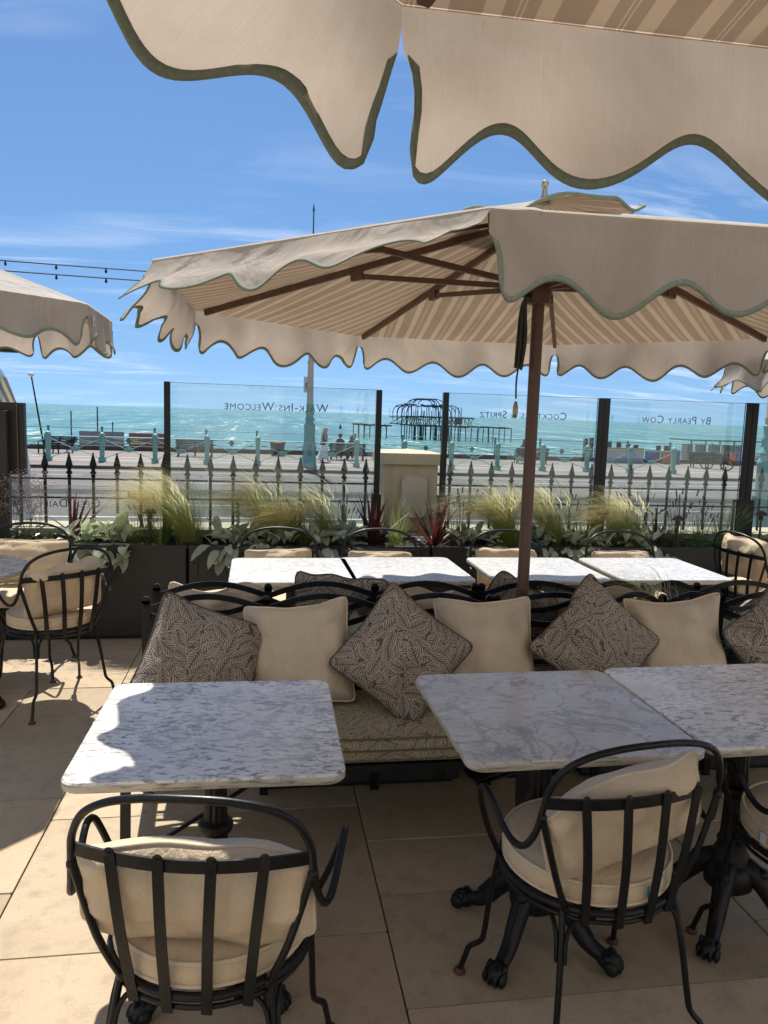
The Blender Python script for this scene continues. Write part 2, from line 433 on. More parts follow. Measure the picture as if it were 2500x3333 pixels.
def m_glass():
    k = NT('screen_glass', 0.0)
    tr = k.n('ShaderNodeBsdfTransparent', {'Color': c4(0.93, 0.965, 0.955)})
    gl = k.n('ShaderNodeBsdfGlossy', {'Color': c4(0.9, 0.95, 0.95), 'Roughness': 0.015})
    fr = k.n('ShaderNodeFresnel', {'IOR': 1.45})
    mx = k.n('ShaderNodeMixShader', {0: k.math('MULTIPLY', fr.outputs[0], 1.0, None, True)})
    # a thin film of salt and dust on the pane
    df = k.n('ShaderNodeBsdfDiffuse', {'Color': c4(0.75, 0.78, 0.76)})
    dn = k.noise(k.coord('Object'), 3.0, 6, 0.65)
    m2 = k.n('ShaderNodeMixShader', {0: k.rng(dn.outputs['Fac'], 0.35, 0.8, 0.015, 0.07)})
    k.t.links.new(tr.outputs[0], mx.inputs[1]); k.t.links.new(gl.outputs[0], mx.inputs[2])
    k.t.links.new(mx.outputs[0], m2.inputs[1]); k.t.links.new(df.outputs[0], m2.inputs[2])
    k.t.links.new(m2.outputs[0], k.out.inputs[0])
    M['screen_glass'] = k.m
m_glass()
plain('glass_edge', (0.20, 0.34, 0.31), 0.2, 0, 0.05, 3)

def m_planter():
    k = NT('planter_metal', 0.42, 0.0, 0.5)
    v = k.objpos()
    nz = k.noise(k.mapping(v, (3, 3, 1)), 2.2, 6, 0.65)
    f2 = k.noise(v, 60, 3)
    k.base(k.mix(k.rng(nz.outputs['Fac'], 0.35, 0.75), c4(0.013, 0.0135, 0.015), c4(0.032, 0.032, 0.033)))
    k.put(k.b.inputs['Roughness'], k.rng(nz.outputs['Fac'], 0.3, 0.7, 0.34, 0.6))
    k.bump(f2.outputs['Fac'], 0.05, 0.002)
    M['planter_metal'] = k.m
m_planter()

def m_stucco():
    k = NT('stucco', 0.85, 0, 0.2)
    v = k.coord('Object')
    a = k.noise(v, 3.5, 6, 0.65, 0.6); b = k.noise(v, 130, 3)
    c = k.mix(k.rng(a.outputs['Fac'], 0.35, 0.75), c4(0.68, 0.60, 0.42), c4(0.56, 0.48, 0.33))
    stn = k.noise(k.mapping(v, (9, 9, 0.8)), 1.5, 4)
    c = k.mix(k.rng(stn.outputs['Fac'], 0.55, 0.8, 0, 0.35), c, c4(0.38, 0.32, 0.23))
    k.base(c); k.bump(b.outputs['Fac'], 0.2, 0.003)
    M['stucco'] = k.m
m_stucco()

def m_road(key, c0, c1, sc):
    k = NT(key, 0.85, 0, 0.25)
    v = k.coord('Object')
    a = k.noise(k.mapping(v, (0.25, 1.2, 1)), 1.0, 6, 0.6); b = k.noise(v, sc, 3, 0.7)
    c = k.mix(k.rng(a.outputs['Fac'], 0.3, 0.7), c4(*c0), c4(*c1))
    c = k.mix(k.rng(b.outputs['Fac'], 0.4, 0.7, 0, 0.3), c, c4(c1[0] * 1.35, c1[1] * 1.35, c1[2] * 1.35))
    k.base(c); k.bump(b.outputs['Fac'], 0.3, 0.006)
    M[key] = k.m
m_road('asphalt', (0.135, 0.122, 0.112), (0.175, 0.160, 0.148), 40)
m_road('asphalt_dark', (0.045, 0.043, 0.042), (0.065, 0.062, 0.06), 40)
m_road('promenade', (0.215, 0.18, 0.155), (0.27, 0.235, 0.205), 20)
m_road('shingle', (0.30, 0.24, 0.17), (0.40, 0.33, 0.24), 12)

def m_sea():
    k = NT('sea_water', 0.2, 0, 0.2)
    v = k.coord('Object')
    a = k.noise(k.mapping(v, (0.060, 0.0075, 1), (0, 0, 0.02)), 1.0, 6, 0.62, 0.2)       # swell
    b = k.noise(k.mapping(v, (0.26, 0.022, 1), (0, 0, -0.02), (7, 3, 0)), 1.0, 5, 0.66)  # small crests, also the mask of the painted sparkle
    e = k.noise(k.mapping(v, (0.045, 0.0026, 1), (0, 0, 0.01), (2, 9, 0)), 1.0, 4, 0.6)  # the same far out
    d = k.noise(k.mapping(v, (0.0016, 0.0030, 1)), 1.0, 4, 0.6)
    c = k.mix(k.rng(d.outputs['Fac'], 0.3, 0.7), c4(0.115, 0.30, 0.245), c4(0.185, 0.395, 0.33))
    c = k.mix(k.rng(k.math('ADD', a.outputs['Fac'], k.math('MULTIPLY', k.math('SUBTRACT', e.outputs['Fac'], 0.5), 0.8)), 0.42, 0.60, 0, 0.85), c, c4(0.06, 0.19, 0.165))
    sparkle = k.math('MULTIPLY', k.rng(b.outputs['Fac'], 0.555, 0.66), k.rng(k.math('ADD', a.outputs['Fac'], e.outputs['Fac']), 1.06, 0.90, 0.12, 1.0))
    c = k.mix(k.math('MULTIPLY', sparkle, 0.9), c, c4(0.78, 0.84, 0.80))  # sun sparkle on the waves, painted in as pale colour
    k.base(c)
    k.put(k.b.inputs['Roughness'], k.rng(sparkle, 0, 1, 0.22, 0.8))
    h = k.math('ADD', k.math('MULTIPLY', a.outputs['Fac'], 3.0), k.math('MULTIPLY', b.outputs['Fac'], 1.2))
    k.bump(h, 0.9, 3.0)
    M['sea_water'] = k.m
m_sea()

# ------------------------------------------------------------------ mesh helpers
class MB:
    """collects faces of one mesh"""
    def __init__(self):
        self.v, self.f, self.uv, self.mi = [], [], [], []
        self.cur = 0
    def add(self, verts, faces, uvs=None):
        o = len(self.v)
        self.v.extend([tuple(p) for p in verts])
        for i, f in enumerate(faces):
            self.f.append(tuple(o + j for j in f))
            self.mi.append(self.cur)
            self.uv.append([uvs[j] for j in f] if uvs else None)
        return self
    def box(self, x0, x1, y0, y1, z0, z1, M4=None):
        vs = [(x0, y0, z0), (x1, y0, z0), (x1, y1, z0), (x0, y1, z0), (x0, y0, z1), (x1, y0, z1), (x1, y1, z1), (x0, y1, z1)]
        if M4 is not None: vs = [M4 @ Vector(p) for p in vs]
        return self.add(vs, [(0, 3, 2, 1), (4, 5, 6, 7), (0, 1, 5, 4), (1, 2, 6, 5), (2, 3, 7, 6), (3, 0, 4, 7)])
    def bbox(self, x0, x1, y0, y1, z0, z1, b=0.003):
        """box with chamfered vertical and horizontal edges"""
        out = [(x0 + b, y0), (x1 - b, y0), (x1, y0 + b), (x1, y1 - b), (x1 - b, y1), (x0 + b, y1), (x0, y1 - b), (x0, y0 + b)]
        return self.prism(out, z0, z1, b)
    def prism(self, out, z0, z1, b=0.0, fn=None):
        """outline (ccw, xy) extruded from z0 to z1, top and bottom edge chamfered by b"""
        n = len(out)
        cx = sum(p[0] for p in out) / n; cy = sum(p[1] for p in out) / n
        def ins(p, d):
            L = math.hypot(p[0] - cx, p[1] - cy) or 1
            return (p[0] - (p[0] - cx) / L * d, p[1] - (p[1] - cy) / L * d)
        rings = [(z0, b), (z0 + b, 0), (z1 - b, 0), (z1, b)] if b else [(z0, 0), (z1, 0)]
        vs = []
        for z, d in rings:
            for p in out:
                q = ins(p, d); vs.append((q[0], q[1], z))
        fs = []
        for r in range(len(rings) - 1):
            for i in range(n):
                j = (i + 1) % n
                fs.append((r * n + i, r * n + j, (r + 1) * n + j, (r + 1) * n + i))
        fs.append(tuple(reversed(range(n))))
        fs.append(tuple(range((len(rings) - 1) * n, len(rings) * n)))
        if fn: vs = [fn(p) for p in vs]
        return self.add(vs, fs)
    def tube(self, pts, r, sides=8, closed=False, caps=True):
        pts = [Vector(p) for p in pts]
        n = len(pts)
        rs = r if isinstance(r, (list, tuple)) else [r] * n
        tang = []
        for i in range(n):
            a = pts[(i - 1) % n] if (closed or i > 0) else pts[0]
            b = pts[(i + 1) % n] if (closed or i < n - 1) else pts[-1]
            t = (b - a)
            tang.append(t.normalized() if t.length > 1e-9 else Vector((0, 0, 1)))
        up = Vector((0, 0, 1)) if abs(tang[0].z) < 0.9 else Vector((1, 0, 0))
        nrm = (up - tang[0] * up.dot(tang[0])).normalized()
        vs, fs = [], []
        for i in range(n):
            t = tang[i]
            nrm = nrm - t * nrm.dot(t)
            nrm = nrm.normalized() if nrm.length > 1e-6 else t.orthogonal().normalized()
            bi = t.cross(nrm)
            for k in range(sides):
                a = 2 * PI * k / sides
                vs.append(pts[i] + (nrm * math.cos(a) + bi * math.sin(a)) * rs[i])
        m = n if closed else n - 1
        for i in range(m):
            i2 = (i + 1) % n
            for k in range(sides):
                k2 = (k + 1) % sides
                fs.append((i * sides + k, i * sides + k2, i2 * sides + k2, i2 * sides + k))
        if caps and not closed:
            fs.append(tuple(reversed(range(sides))))
            fs.append(tuple((n - 1) * sides + k for k in range(sides)))
        return self.add(vs, fs)
    def bar(self, pts, w, t, side, closed=False):
        """flat bar swept along pts: width w across `side`-wise direction, thickness t"""
        pts = [Vector(p) for p in pts]
        n = len(pts); vs, fs = [], []
        for i in range(n):
            a, b = pts[max(i - 1, 0)], pts[min(i + 1, n - 1)]
            tg = (b - a).normalized()
            s = Vector(side(i) if callable(side) else side)
            s = (s - tg * s.dot(tg)).normalized()
            q = tg.cross(s)
            for u, v in ((-1, -1), (1, -1), (1, 1), (-1, 1)):
                vs.append(pts[i] + s * (u * w / 2) + q * (v * t / 2))
        for i in range(n - 1):
            for k in range(4):
                k2 = (k + 1) % 4
                fs.append((i * 4 + k, i * 4 + k2, (i + 1) * 4 + k2, (i + 1) * 4 + k))
        fs.append((3, 2, 1, 0)); fs.append(tuple((n - 1) * 4 + k for k in range(4)))
        return self.add(vs, fs)
    def lathe(self, prof, sides=20, c=(0, 0, 0), flute=None):
        vs, fs = [], []
        n = len(prof)
        for i, p in enumerate(prof):
            r, z = p[0], p[1]
            fl = p[2] if len(p) > 2 else 0.0
            for k in range(sides):
                a = 2 * PI * k / sides
                rr = r * (1 - fl * (k % 2))
                vs.append((c[0] + rr * math.cos(a), c[1] + rr * math.sin(a), c[2] + z))
        for i in range(n - 1):
            for k in range(sides):
                k2 = (k + 1) % sides
                fs.append((i * sides + k, i * sides + k2, (i + 1) * sides + k2, (i + 1) * sides + k))
        fs.append(tuple(reversed(range(sides)))); fs.append(tuple((n - 1) * sides + k for k in range(sides)))
        return self.add(vs, fs)
    def grid(self, fn, nu, nv, uvfn=None):
        vs = [fn(i / nu, j / nv) for j in range(nv + 1) for i in range(nu + 1)]
        uvs = [uvfn(i / nu, j / nv) for j in range(nv + 1) for i in range(nu + 1)] if uvfn else None
        fs = [(j * (nu + 1) + i, j * (nu + 1) + i + 1, (j + 1) * (nu + 1) + i + 1, (j + 1) * (nu + 1) + i) for j in range(nv) for i in range(nu)]
        return self.add(vs, fs, uvs)
    def blob(self, c, r, seg=8, rings=5, fn=None):
        vs, fs = [], []
        for j in range(rings + 1):
            th = PI * j / rings
            for k in range(seg):
                a = 2 * PI * k / seg
                p = Vector((r[0] * math.sin(th) * math.cos(a), r[1] * math.sin(th) * math.sin(a), r[2] * math.cos(th)))
                vs.append((c[0] + p.x, c[1] + p.y, c[2] + p.z))
        for j in range(rings):
            for k in range(seg):
                k2 = (k + 1) % seg
                fs.append((j * seg + k, (j + 1) * seg + k, (j + 1) * seg + k2, j * seg + k2))
        return self.add(vs, fs)
    def mesh(self, name, mats, smooth=35):
        me = bpy.data.meshes.new(name)
        me.from_pydata(self.v, [], self.f)
        if any(u is not None for u in self.uv):
            lay = me.uv_layers.new(name='UVMap')
            i = 0
            flat = []
            for f, u in zip(self.f, self.uv):
                for j in range(len(f)):
                    flat.extend(u[j] if u else (0.0, 0.0))
            lay.data.foreach_set('uv', flat)
        for m in (mats if isinstance(mats, (list, tuple)) else [mats]):
            me.materials.append(M[m])
        if max(self.mi, default=0) > 0:
            me.polygons.foreach_set('material_index', self.mi)
        if smooth:
            me.polygons.foreach_set('use_smooth', [True] * len(me.polygons))
            if smooth < 180: me.set_sharp_from_angle(angle=R_(smooth))
        me.update()
        return me
    def build(self, name, mats, parent=None, smooth=35, loc=(0, 0, 0), rot=(0, 0, 0)):
        return place(name, self.mesh(name, mats, smooth), parent, loc, rot)

def place(name, me, parent=None, loc=(0, 0, 0), rot=(0, 0, 0), scale=None):
    o = bpy.data.objects.new(name, me)
    COL.objects.link(o)
    o.parent = parent
    o.location = loc
    o.rotation_euler = rot
    if scale: o.scale = scale if isinstance(scale, (tuple, list)) else (scale,) * 3
    return o

def tag(o, label=None, cat=None, group=None, kind=None):
    if label: o['label'] = label
    if cat: o['category'] = cat
    if group: o['group'] = group
    if kind: o['kind'] = kind
    return o
def thing(name, label, cat, loc=(0, 0, 0), rz=0.0, group=None):
    o = place(name, None, None, loc, (0, 0, rz))
    o.empty_display_size = 0.1
    return tag(o, label, cat, group)
def struct(name, mb, m, smooth=0, loc=(0, 0, 0)):
    return tag(mb.build(name, m, None, smooth, loc), kind='structure')
def dup(root, loc, rz, label, group=None):
    r = root.copy(); COL.objects.link(r)
    r.location = loc
    r.rotation_euler = (root.rotation_euler[0], root.rotation_euler[1], rz)
    tag(r, label, None, group)
    for ch in root.children:
        c = ch.copy(); COL.objects.link(c); c.parent = r
        for g in ch.children:
            d = g.copy(); COL.objects.link(d); d.parent = c
    return r
def curve(pts, n=6, closed=False):
    """Catmull-Rom through pts"""
    P = [Vector(p) for p in pts]; out = []
    m = len(P)
    for i in range(m if closed else m - 1):
        if closed: a, b, c, d = P[(i - 1) % m], P[i], P[(i + 1) % m], P[(i + 2) % m]
        else: a, b, c, d = P[max(i - 1, 0)], P[i], P[i + 1], P[min(i + 2, m - 1)]
        for k in range(n):
            t = k / n
            out.append(0.5 * ((2 * b) + (c - a) * t + (2 * a - 5 * b + 4 * c - d) * t * t + (3 * b - a - 3 * c + d) * t ** 3))
    if not closed: out.append(P[-1].copy())
    return out
def rrect(w, d, r, n=5):
    out = []
    for cx, cy, a0 in ((w / 2 - r, d / 2 - r, 0), (-w / 2 + r, d / 2 - r, 90), (-w / 2 + r, -d / 2 + r, 180), (w / 2 - r, -d / 2 + r, 270)):
        for k in range(n + 1):
            a = R_(a0 + 90 * k / n)
            out.append((cx + r * math.cos(a), cy + r * math.sin(a)))
    return out
def text_mesh(body, size, depth=0.0006, small_caps=False, mat='lettering', space=1.0):
    cu = bpy.data.curves.new('text', 'FONT')
    cu.body = body; cu.size = size; cu.extrude = depth; cu.align_x = 'CENTER'; cu.space_character = space
    if small_caps:
        cu.small_caps_scale = 0.74
        for ch, bf in zip(body, cu.body_format):
            if ch.islower(): bf.use_small_caps = True
    o = bpy.data.objects.new('text', cu); COL.objects.link(o)
    dg = bpy.context.evaluated_depsgraph_get()
    me = bpy.data.meshes.new_from_object(o.evaluated_get(dg))
    bpy.data.objects.remove(o); bpy.data.curves.remove(cu)
    me.materials.clear(); me.materials.append(M[mat])
    me.name = 'lettering'
    return me
# ------------------------------------------------------------------ the setting: terrace, street, promenade, beach, sea
ROAD, PROM, SEA = -1.02, -0.90, -7.0
tf = struct('terrace_floor', MB().box(-9, 11, -3.9, 6.30, ROAD - 0.3, -0.014), 'grout')
def slab_mesh(w, d):
    b = MB()
    b.prism(rrect(w - 0.005, d - 0.005, 0.005, 1), -0.03, 0.0, 0.0018)
    return b.mesh('slab', 'slab', 30)
slab_cache = {}
def slab(x0, x1, y0, y1):
    key = (round(x1 - x0, 2), round(y1 - y0, 2))
    if key not in slab_cache: slab_cache[key] = slab_mesh(*key)
    place('slab', slab_cache[key], tf, ((x0 + x1) / 2, (y0 + y1) / 2, rnd.uniform(-0.0012, 0.0012)))
cols = [-4.4, -3.2, -2.0, -0.8, 0.4, 1.6, 2.8, 4.0, 5.2]
joints = {-0.8: [0.6, 1.4, 2.18, 2.96, 3.7, 4.48, 5.26, 6.28], 0.4: [0.72, 1.18, 1.86, 2.36, 2.69, 3.45, 4.2, 4.9, 5.6, 6.28],
          -2.0: [0.8, 1.55, 2.5, 3.13, 3.67, 4.42, 4.96, 5.6, 6.28]}
for i in range(len(cols) - 1):
    ys = joints.get(cols[i])
    if not ys:
        ys = [0.6]
        while ys[-1] < 5.4: ys.append(round(ys[-1] + rnd.choice((0.48, 0.6, 0.74, 0.9)), 2))
        ys.append(6.28)
    for a, b in zip(ys, ys[1:]):
        if cols[i + 1] - cols[i] > 1 and rnd.random() < 0.22:
            xm = round(cols[i] + rnd.choice((0.45, 0.6, 0.72)), 2)
            slab(cols[i], xm, a, b); slab(xm, cols[i + 1], a, b)
        else:
            slab(cols[i], cols[i + 1], a, b)

struct('road', MB().box(-260, 300, 8.6, 33.2, ROAD - 0.4, ROAD), 'asphalt')
pv = struct('pavement', MB().box(-260, 300, 6.2, 8.6, ROAD - 0.4, ROAD + 0.11), 'promenade')
def flat(name, x0, x1, y0, y1, z, m):
    return struct(name, MB().add([(x0, y0, z), (x1, y0, z), (x1, y1, z), (x0, y1, z)], [(0, 1, 2, 3)]), m)
flat('road_strip', -260, 300, 23.7, 25.0, ROAD + 0.004, 'asphalt_dark')  # darker strip along the road
rm = MB()
for y, w in ((18.7, 0.16), (31.9, 0.12), (15.3, 0.12)):
    rm.add([(-200, y, 0), (220, y, 0), (220, y + w, 0), (-200, y + w, 0)], [(0, 1, 2, 3)])
for y, L, G, off in ((21.2, 3.0, 5.0, 0.5), (27.6, 3.4, 4.6, 1.2), (28.4, 2.4, 6.0, 3.0), (30.0, 4.0, 3.0, 0.3)):
    x = -60 + off
    while x < 90:
        rm.add([(x, y, 0), (x + L, y, 0), (x + L, y + 0.13, 0), (x, y + 0.13, 0)], [(0, 1, 2, 3)])
        x += L + G
struct('road_markings', rm, 'white_line', loc=(0, 0, ROAD + 0.008))
struct('kerb', MB().box(-260, 300, 33.2, 33.5, ROAD - 0.3, PROM + 0.004), 'kerb_stone')
struct('promenade', MB().box(-260, 300, 33.5, 45.0, ROAD - 3, PROM), 'promenade')
pm = MB()
for y, w in ((37.0, 0.22), (38.9, 0.22), (36.0, 0.12)):
    pm.add([(-200, y, 0), (220, y, 0), (220, y + w, 0), (-200, y + w, 0)], [(0, 1, 2, 3)])
struct('promenade_markings', pm, 'white_line', loc=(0, 0, PROM + 0.006))
struct('sea_wall', MB().box(-260, 300, 45.0, 45.6, SEA, PROM + 0.24), 'kerb_stone')
struct('beach', MB().add([(-400, 45.6, -3.6), (500, 45.6, -3.6), (500, 105, -7.4), (-400, 105, -7.4)], [(0, 1, 2, 3)]), 'shingle')
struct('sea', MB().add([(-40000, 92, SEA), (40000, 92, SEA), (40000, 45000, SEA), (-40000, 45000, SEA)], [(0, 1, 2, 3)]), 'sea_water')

# ------------------------------------------------------------------ far things: wind farm, pier ruin
def turbine_mesh(a0):
    b = MB()
    b.tube([(0, 0, -7), (0, 0, 66)], [2.6, 1.7], 6)
    for k in range(3):
        a = a0 + k * 2 * PI / 3
        d = Vector((math.sin(a), 0, math.cos(a)))
        b.tube([(0, -2, 66), tuple(Vector((0, -2, 66)) + d * 20), tuple(Vector((0, -2, 66)) + d * 46)], [1.9, 1.5, 0.5], 4)
    return b.mesh('wind_turbine', 'turbine_white', 40)
tms = [turbine_mesh(a) for a in (0.2, 0.9, 1.5)]
tx = [(-460, 9800), (-160, 10100), (140, 9700), (330, 10300), (590, 9600), (760, 10200), (960, 9800), (1130, 9500), (1290, 10200), (1420, 9700), (1600, 9900), (1770, 9500), (1900, 10300), (4300, 9900), (4560, 9700), (4800, 10200), (5040, 9900)]
for i, (x, y) in enumerate(tx):
    o = place('wind_turbine', tms[i % 3], None, (x, y, 0))
    w_ = ('leftmost', 'second', 'third', 'fourth', 'fifth', 'sixth', 'seventh', 'eighth', 'ninth', 'tenth', 'eleventh', 'twelfth', 'thirteenth')
    tag(o, ('tiny pale wind turbine on the sea horizon left of the pier, %s from the left' if i < 13 else 'tiny pale wind turbine on the sea horizon right of the pier, %s from the left') % w_[i if i < 13 else i - 13].replace('leftmost', 'first'), 'wind turbine', 'wind farm on the horizon')

pier = thing('pier_ruin', 'rusted skeleton of a burnt-out pier pavilion standing in the sea', 'pier', (57.6, 275, SEA))
s_ = 0.172
def px(p): return (p - 911) * s_
def pz(q): return (951 - q) * 0.169
prd = random.Random(5)
def qarc(cx, dx, q0, q1, r):
    """quarter-circle roof rib, from the eaves up to the crown"""
    return MB().tube([(dx * s_ * (1 - math.cos(a)), 0, (q0 - q1) * 0.169 * math.sin(a)) for a in [PI / 2 * k / 6 for k in range(7)]], r, 4)
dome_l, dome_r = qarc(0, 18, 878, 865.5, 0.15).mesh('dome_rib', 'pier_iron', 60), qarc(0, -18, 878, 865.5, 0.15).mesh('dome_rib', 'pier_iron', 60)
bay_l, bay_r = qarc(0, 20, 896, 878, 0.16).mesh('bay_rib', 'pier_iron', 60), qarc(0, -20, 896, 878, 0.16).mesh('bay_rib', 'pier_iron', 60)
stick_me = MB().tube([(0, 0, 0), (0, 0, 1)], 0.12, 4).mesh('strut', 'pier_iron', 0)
def strut(x0, q0, x1, q1, yy, par, sc=1.0):
    p0, p1 = Vector((px(x0), yy, pz(q0))), Vector((px(x1), yy, pz(q1)))
    o = place('strut', stick_me, par, p0, (0, 0, 0), (sc, sc, (p1 - p0).length))
    o.rotation_euler = (p1 - p0).to_track_quat('Z', 'Y').to_euler()
for i in range(5):
    place('dome_rib', dome_l, pier, (px(872 + i * 4.8), -3 + i % 2 * 8, pz(878))); place('dome_rib', dome_r, pier, (px(946 - i * 4.8), -3 + i % 2 * 8, pz(878)))
strut(888, 865.6, 930, 865.6, -3, pier, 2); strut(888, 866, 930, 866, 5, pier, 2)
for i in range(6):
    yy = -8 if i % 2 == 0 else 6
    place('bay_rib', bay_l, pier, (px(842 + i * 5), yy, pz(896))); place('bay_rib', bay_r, pier, (px(974 - i * 5), yy, pz(896)))
    strut(842 + i * 5, 896, 843 + i * 5, 919 - (i % 2) * 7, yy, pier)
    strut(974 - i * 5, 896, 974 - i * 5, 906, yy, pier)
for yy in (-8, 6):
    strut(840, 905, 866, 905, yy, pier, 1.4); strut(840, 919, 866, 920, yy, pier, 1.4); strut(842, 919, 866, 905, yy, pier)
for yy in (-7, 5):
    for i in range(19):
        x0 = 852 + i * 5.7
        if prd.random() < 0.15: continue
        z = 879 + prd.uniform(-1.6, 2.0)
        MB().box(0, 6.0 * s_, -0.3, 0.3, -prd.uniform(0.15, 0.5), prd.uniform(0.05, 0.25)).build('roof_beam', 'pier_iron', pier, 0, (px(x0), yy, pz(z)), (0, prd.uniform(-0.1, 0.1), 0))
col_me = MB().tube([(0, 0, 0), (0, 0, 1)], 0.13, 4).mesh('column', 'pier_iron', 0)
for yy in (-7, 7):
    for i in range(17):
        x = px(866 + i * 7 + prd.uniform(-1.5, 1.5))
        place('column', col_me, pier, (x, yy, pz(904)), (prd.uniform(-.05, .05), prd.uniform(-.06, .06), 0), (1, 1, prd.choice((24, 24, 23, 14)) * 0.169))
for q in (903.5, 921.5):
    for yy in (-8, 4):
        for i in range(30):
            w_ = 4.9 if q < 910 else 7.7
            x0 = 862 + i * w_
            if prd.random() < 0.08: continue
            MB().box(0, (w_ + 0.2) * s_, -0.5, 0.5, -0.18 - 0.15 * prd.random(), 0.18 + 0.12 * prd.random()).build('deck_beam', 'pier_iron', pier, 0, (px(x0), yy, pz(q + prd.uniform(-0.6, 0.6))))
for yy in (-7, 5):
    for i in range(15):
        x = 866 + i * 9.2
        strut(x, 905, x + prd.uniform(-2, 2), 921, yy, pier, 1.2)
        if prd.random() < 0.7: strut(x, 905, x + 9, 921, yy, pier, 0.8)
        if prd.random() < 0.5: strut(x + 9, 905, x, 921, yy, pier, 0.8)
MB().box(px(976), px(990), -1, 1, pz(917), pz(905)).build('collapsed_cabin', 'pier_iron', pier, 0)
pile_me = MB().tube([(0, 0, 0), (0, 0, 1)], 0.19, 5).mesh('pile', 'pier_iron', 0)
for i in range(46):
    x = 863 + i * 3.2 if i < 36 else 978 + (i - 36) * 12.2
    for yy in ((-8, 1) if i < 36 else (-6,)):
        if i < 36 and prd.random() < 0.45: continue
        h = 29 * 0.169
        place('pile', pile_me, pier, (px(x + prd.uniform(-1, 1)), yy + prd.uniform(-1, 1), pz(923) - h), (prd.uniform(-.05, .05), prd.uniform(-.05, .05), 0), (prd.choice((1, 1, 1.7)), 1, h))
pf = thing('pier_fragment', 'short isolated stretch of pier deck on rows of dark piles left of the pavilion ruin', 'pier', (38.6, 279, SEA))
for yy in (-4, 4):
    for i in range(16):
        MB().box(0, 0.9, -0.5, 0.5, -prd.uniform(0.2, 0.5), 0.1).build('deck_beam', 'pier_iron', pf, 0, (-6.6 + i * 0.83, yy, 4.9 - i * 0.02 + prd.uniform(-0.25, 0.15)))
for i in range(13):
    place('pile', pile_me, pf, (-6.3 + i * 1.02, -4 if i % 2 else 3, -0.4), (0, 0, 0), (1, 1, 5.0))
bu = MB().lathe([(0.05, 0), (0.9, 0.2), (0.8, 0.9), (0.3, 1.8), (0.15, 2.8)], 8).build('buoy', 'wood_pile', None, 40, (41, 420, SEA))
tag(bu, 'small dark marker buoy floating in the sea left of the pier', 'buoy')

# ------------------------------------------------------------------ promenade: railings, lamp posts, benches, boards
rail = thing('road_railing', 'turquoise railing with stout square posts along the road side of the promenade', 'railing', (0, 35.8, PROM))
post_me = MB()
post_me.prism(rrect(0.30, 0.30, 0.03, 2), 0, 0.22, 0.02)
post_me.prism(rrect(0.19, 0.19, 0.02, 2), 0.22, 1.18, 0.005)
post_me.prism(rrect(0.25, 0.25, 0.02, 2), 1.12, 1.22, 0.015)
post_me.lathe([(0.12, 1.22), (0.11, 1.26), (0.05, 1.31), (0.01, 1.33)], 10)
post_me = post_me.mesh('post', 'teal_paint', 35)
med_me = MB()
med_me.prism([(0.21 * math.cos(a), 0.11 * math.sin(a)) for a in [2 * PI * k / 18 for k in range(18)]], -0.03, 0.03, 0.01, lambda p: (p[0], p[2], p[1] + 0.55))
med_me = med_me.mesh('medallion', 'teal_paint', 35)
brace_me = MB()
for sx in (-1, 1):
    brace_me.tube([(sx * 1.10, 0, 1.02), (sx * 0.16, 0, 0.60)], 0.018, 5)
    brace_me.tube([(sx * 1.10, 0, 0.14), (sx * 0.16, 0, 0.50)], 0.018, 5)
brace_me.tube([(-1.1, 0, 1.10), (1.1, 0, 1.10)], 0.022, 6)
brace_me = brace_me.mesh('brace', 'teal_paint', 60)
SP = 2.28
for i in range(-3, 14):
    x = -9.4 + SP * i
    place('post', post_me, rail, (x, 0, 0))
    if i < 13:
        place('brace', brace_me, rail, (x + SP / 2, 0, 0))
        place('medallion', med_me, rail, (x + SP / 2, 0, 0))
sr = thing('sea_railing', 'slim turquoise railing with diamond bosses on the sea wall', 'railing', (0, 45.3, PROM + 0.24))
sp_me = MB().box(-0.05, 0.05, -0.05, 0.05, 0, 1.02).lathe([(0.07, 1.02), (0.05, 1.08), (0.01, 1.10)], 8).mesh('post', 'teal_dark', 35)
sb_me = MB()
for z in (0.98, 0.50, 0.16): sb_me.tube([(-1.38, 0, z), (1.38, 0, z)], 0.024, 5)
for a, c in ((0.5, 0.16), (0.16, 0.5)): sb_me.tube([(-1.38, 0, a), (1.38, 0, c)], 0.016, 5)
sb_me = sb_me.mesh('rail', 'teal_dark', 60)
dm_me = MB().prism([(0.17, 0), (0, 0.2), (-0.17, 0), (0, -0.2)], -0.03, 0.03, 0.01, lambda p: (p[0], p[2], p[1] + 0.33)).mesh('boss', 'teal_dark', 0)
for i in range(-7, 16):
    x = -9.0 + 2.86 * i
    place('post', sp_me, sr, (x, 0, 0))
    if i < 15:
        place('rail', sb_me, sr, (x + 1.43, 0, 0)); place('boss', dm_me, sr, (x + 1.43, 0, 0))

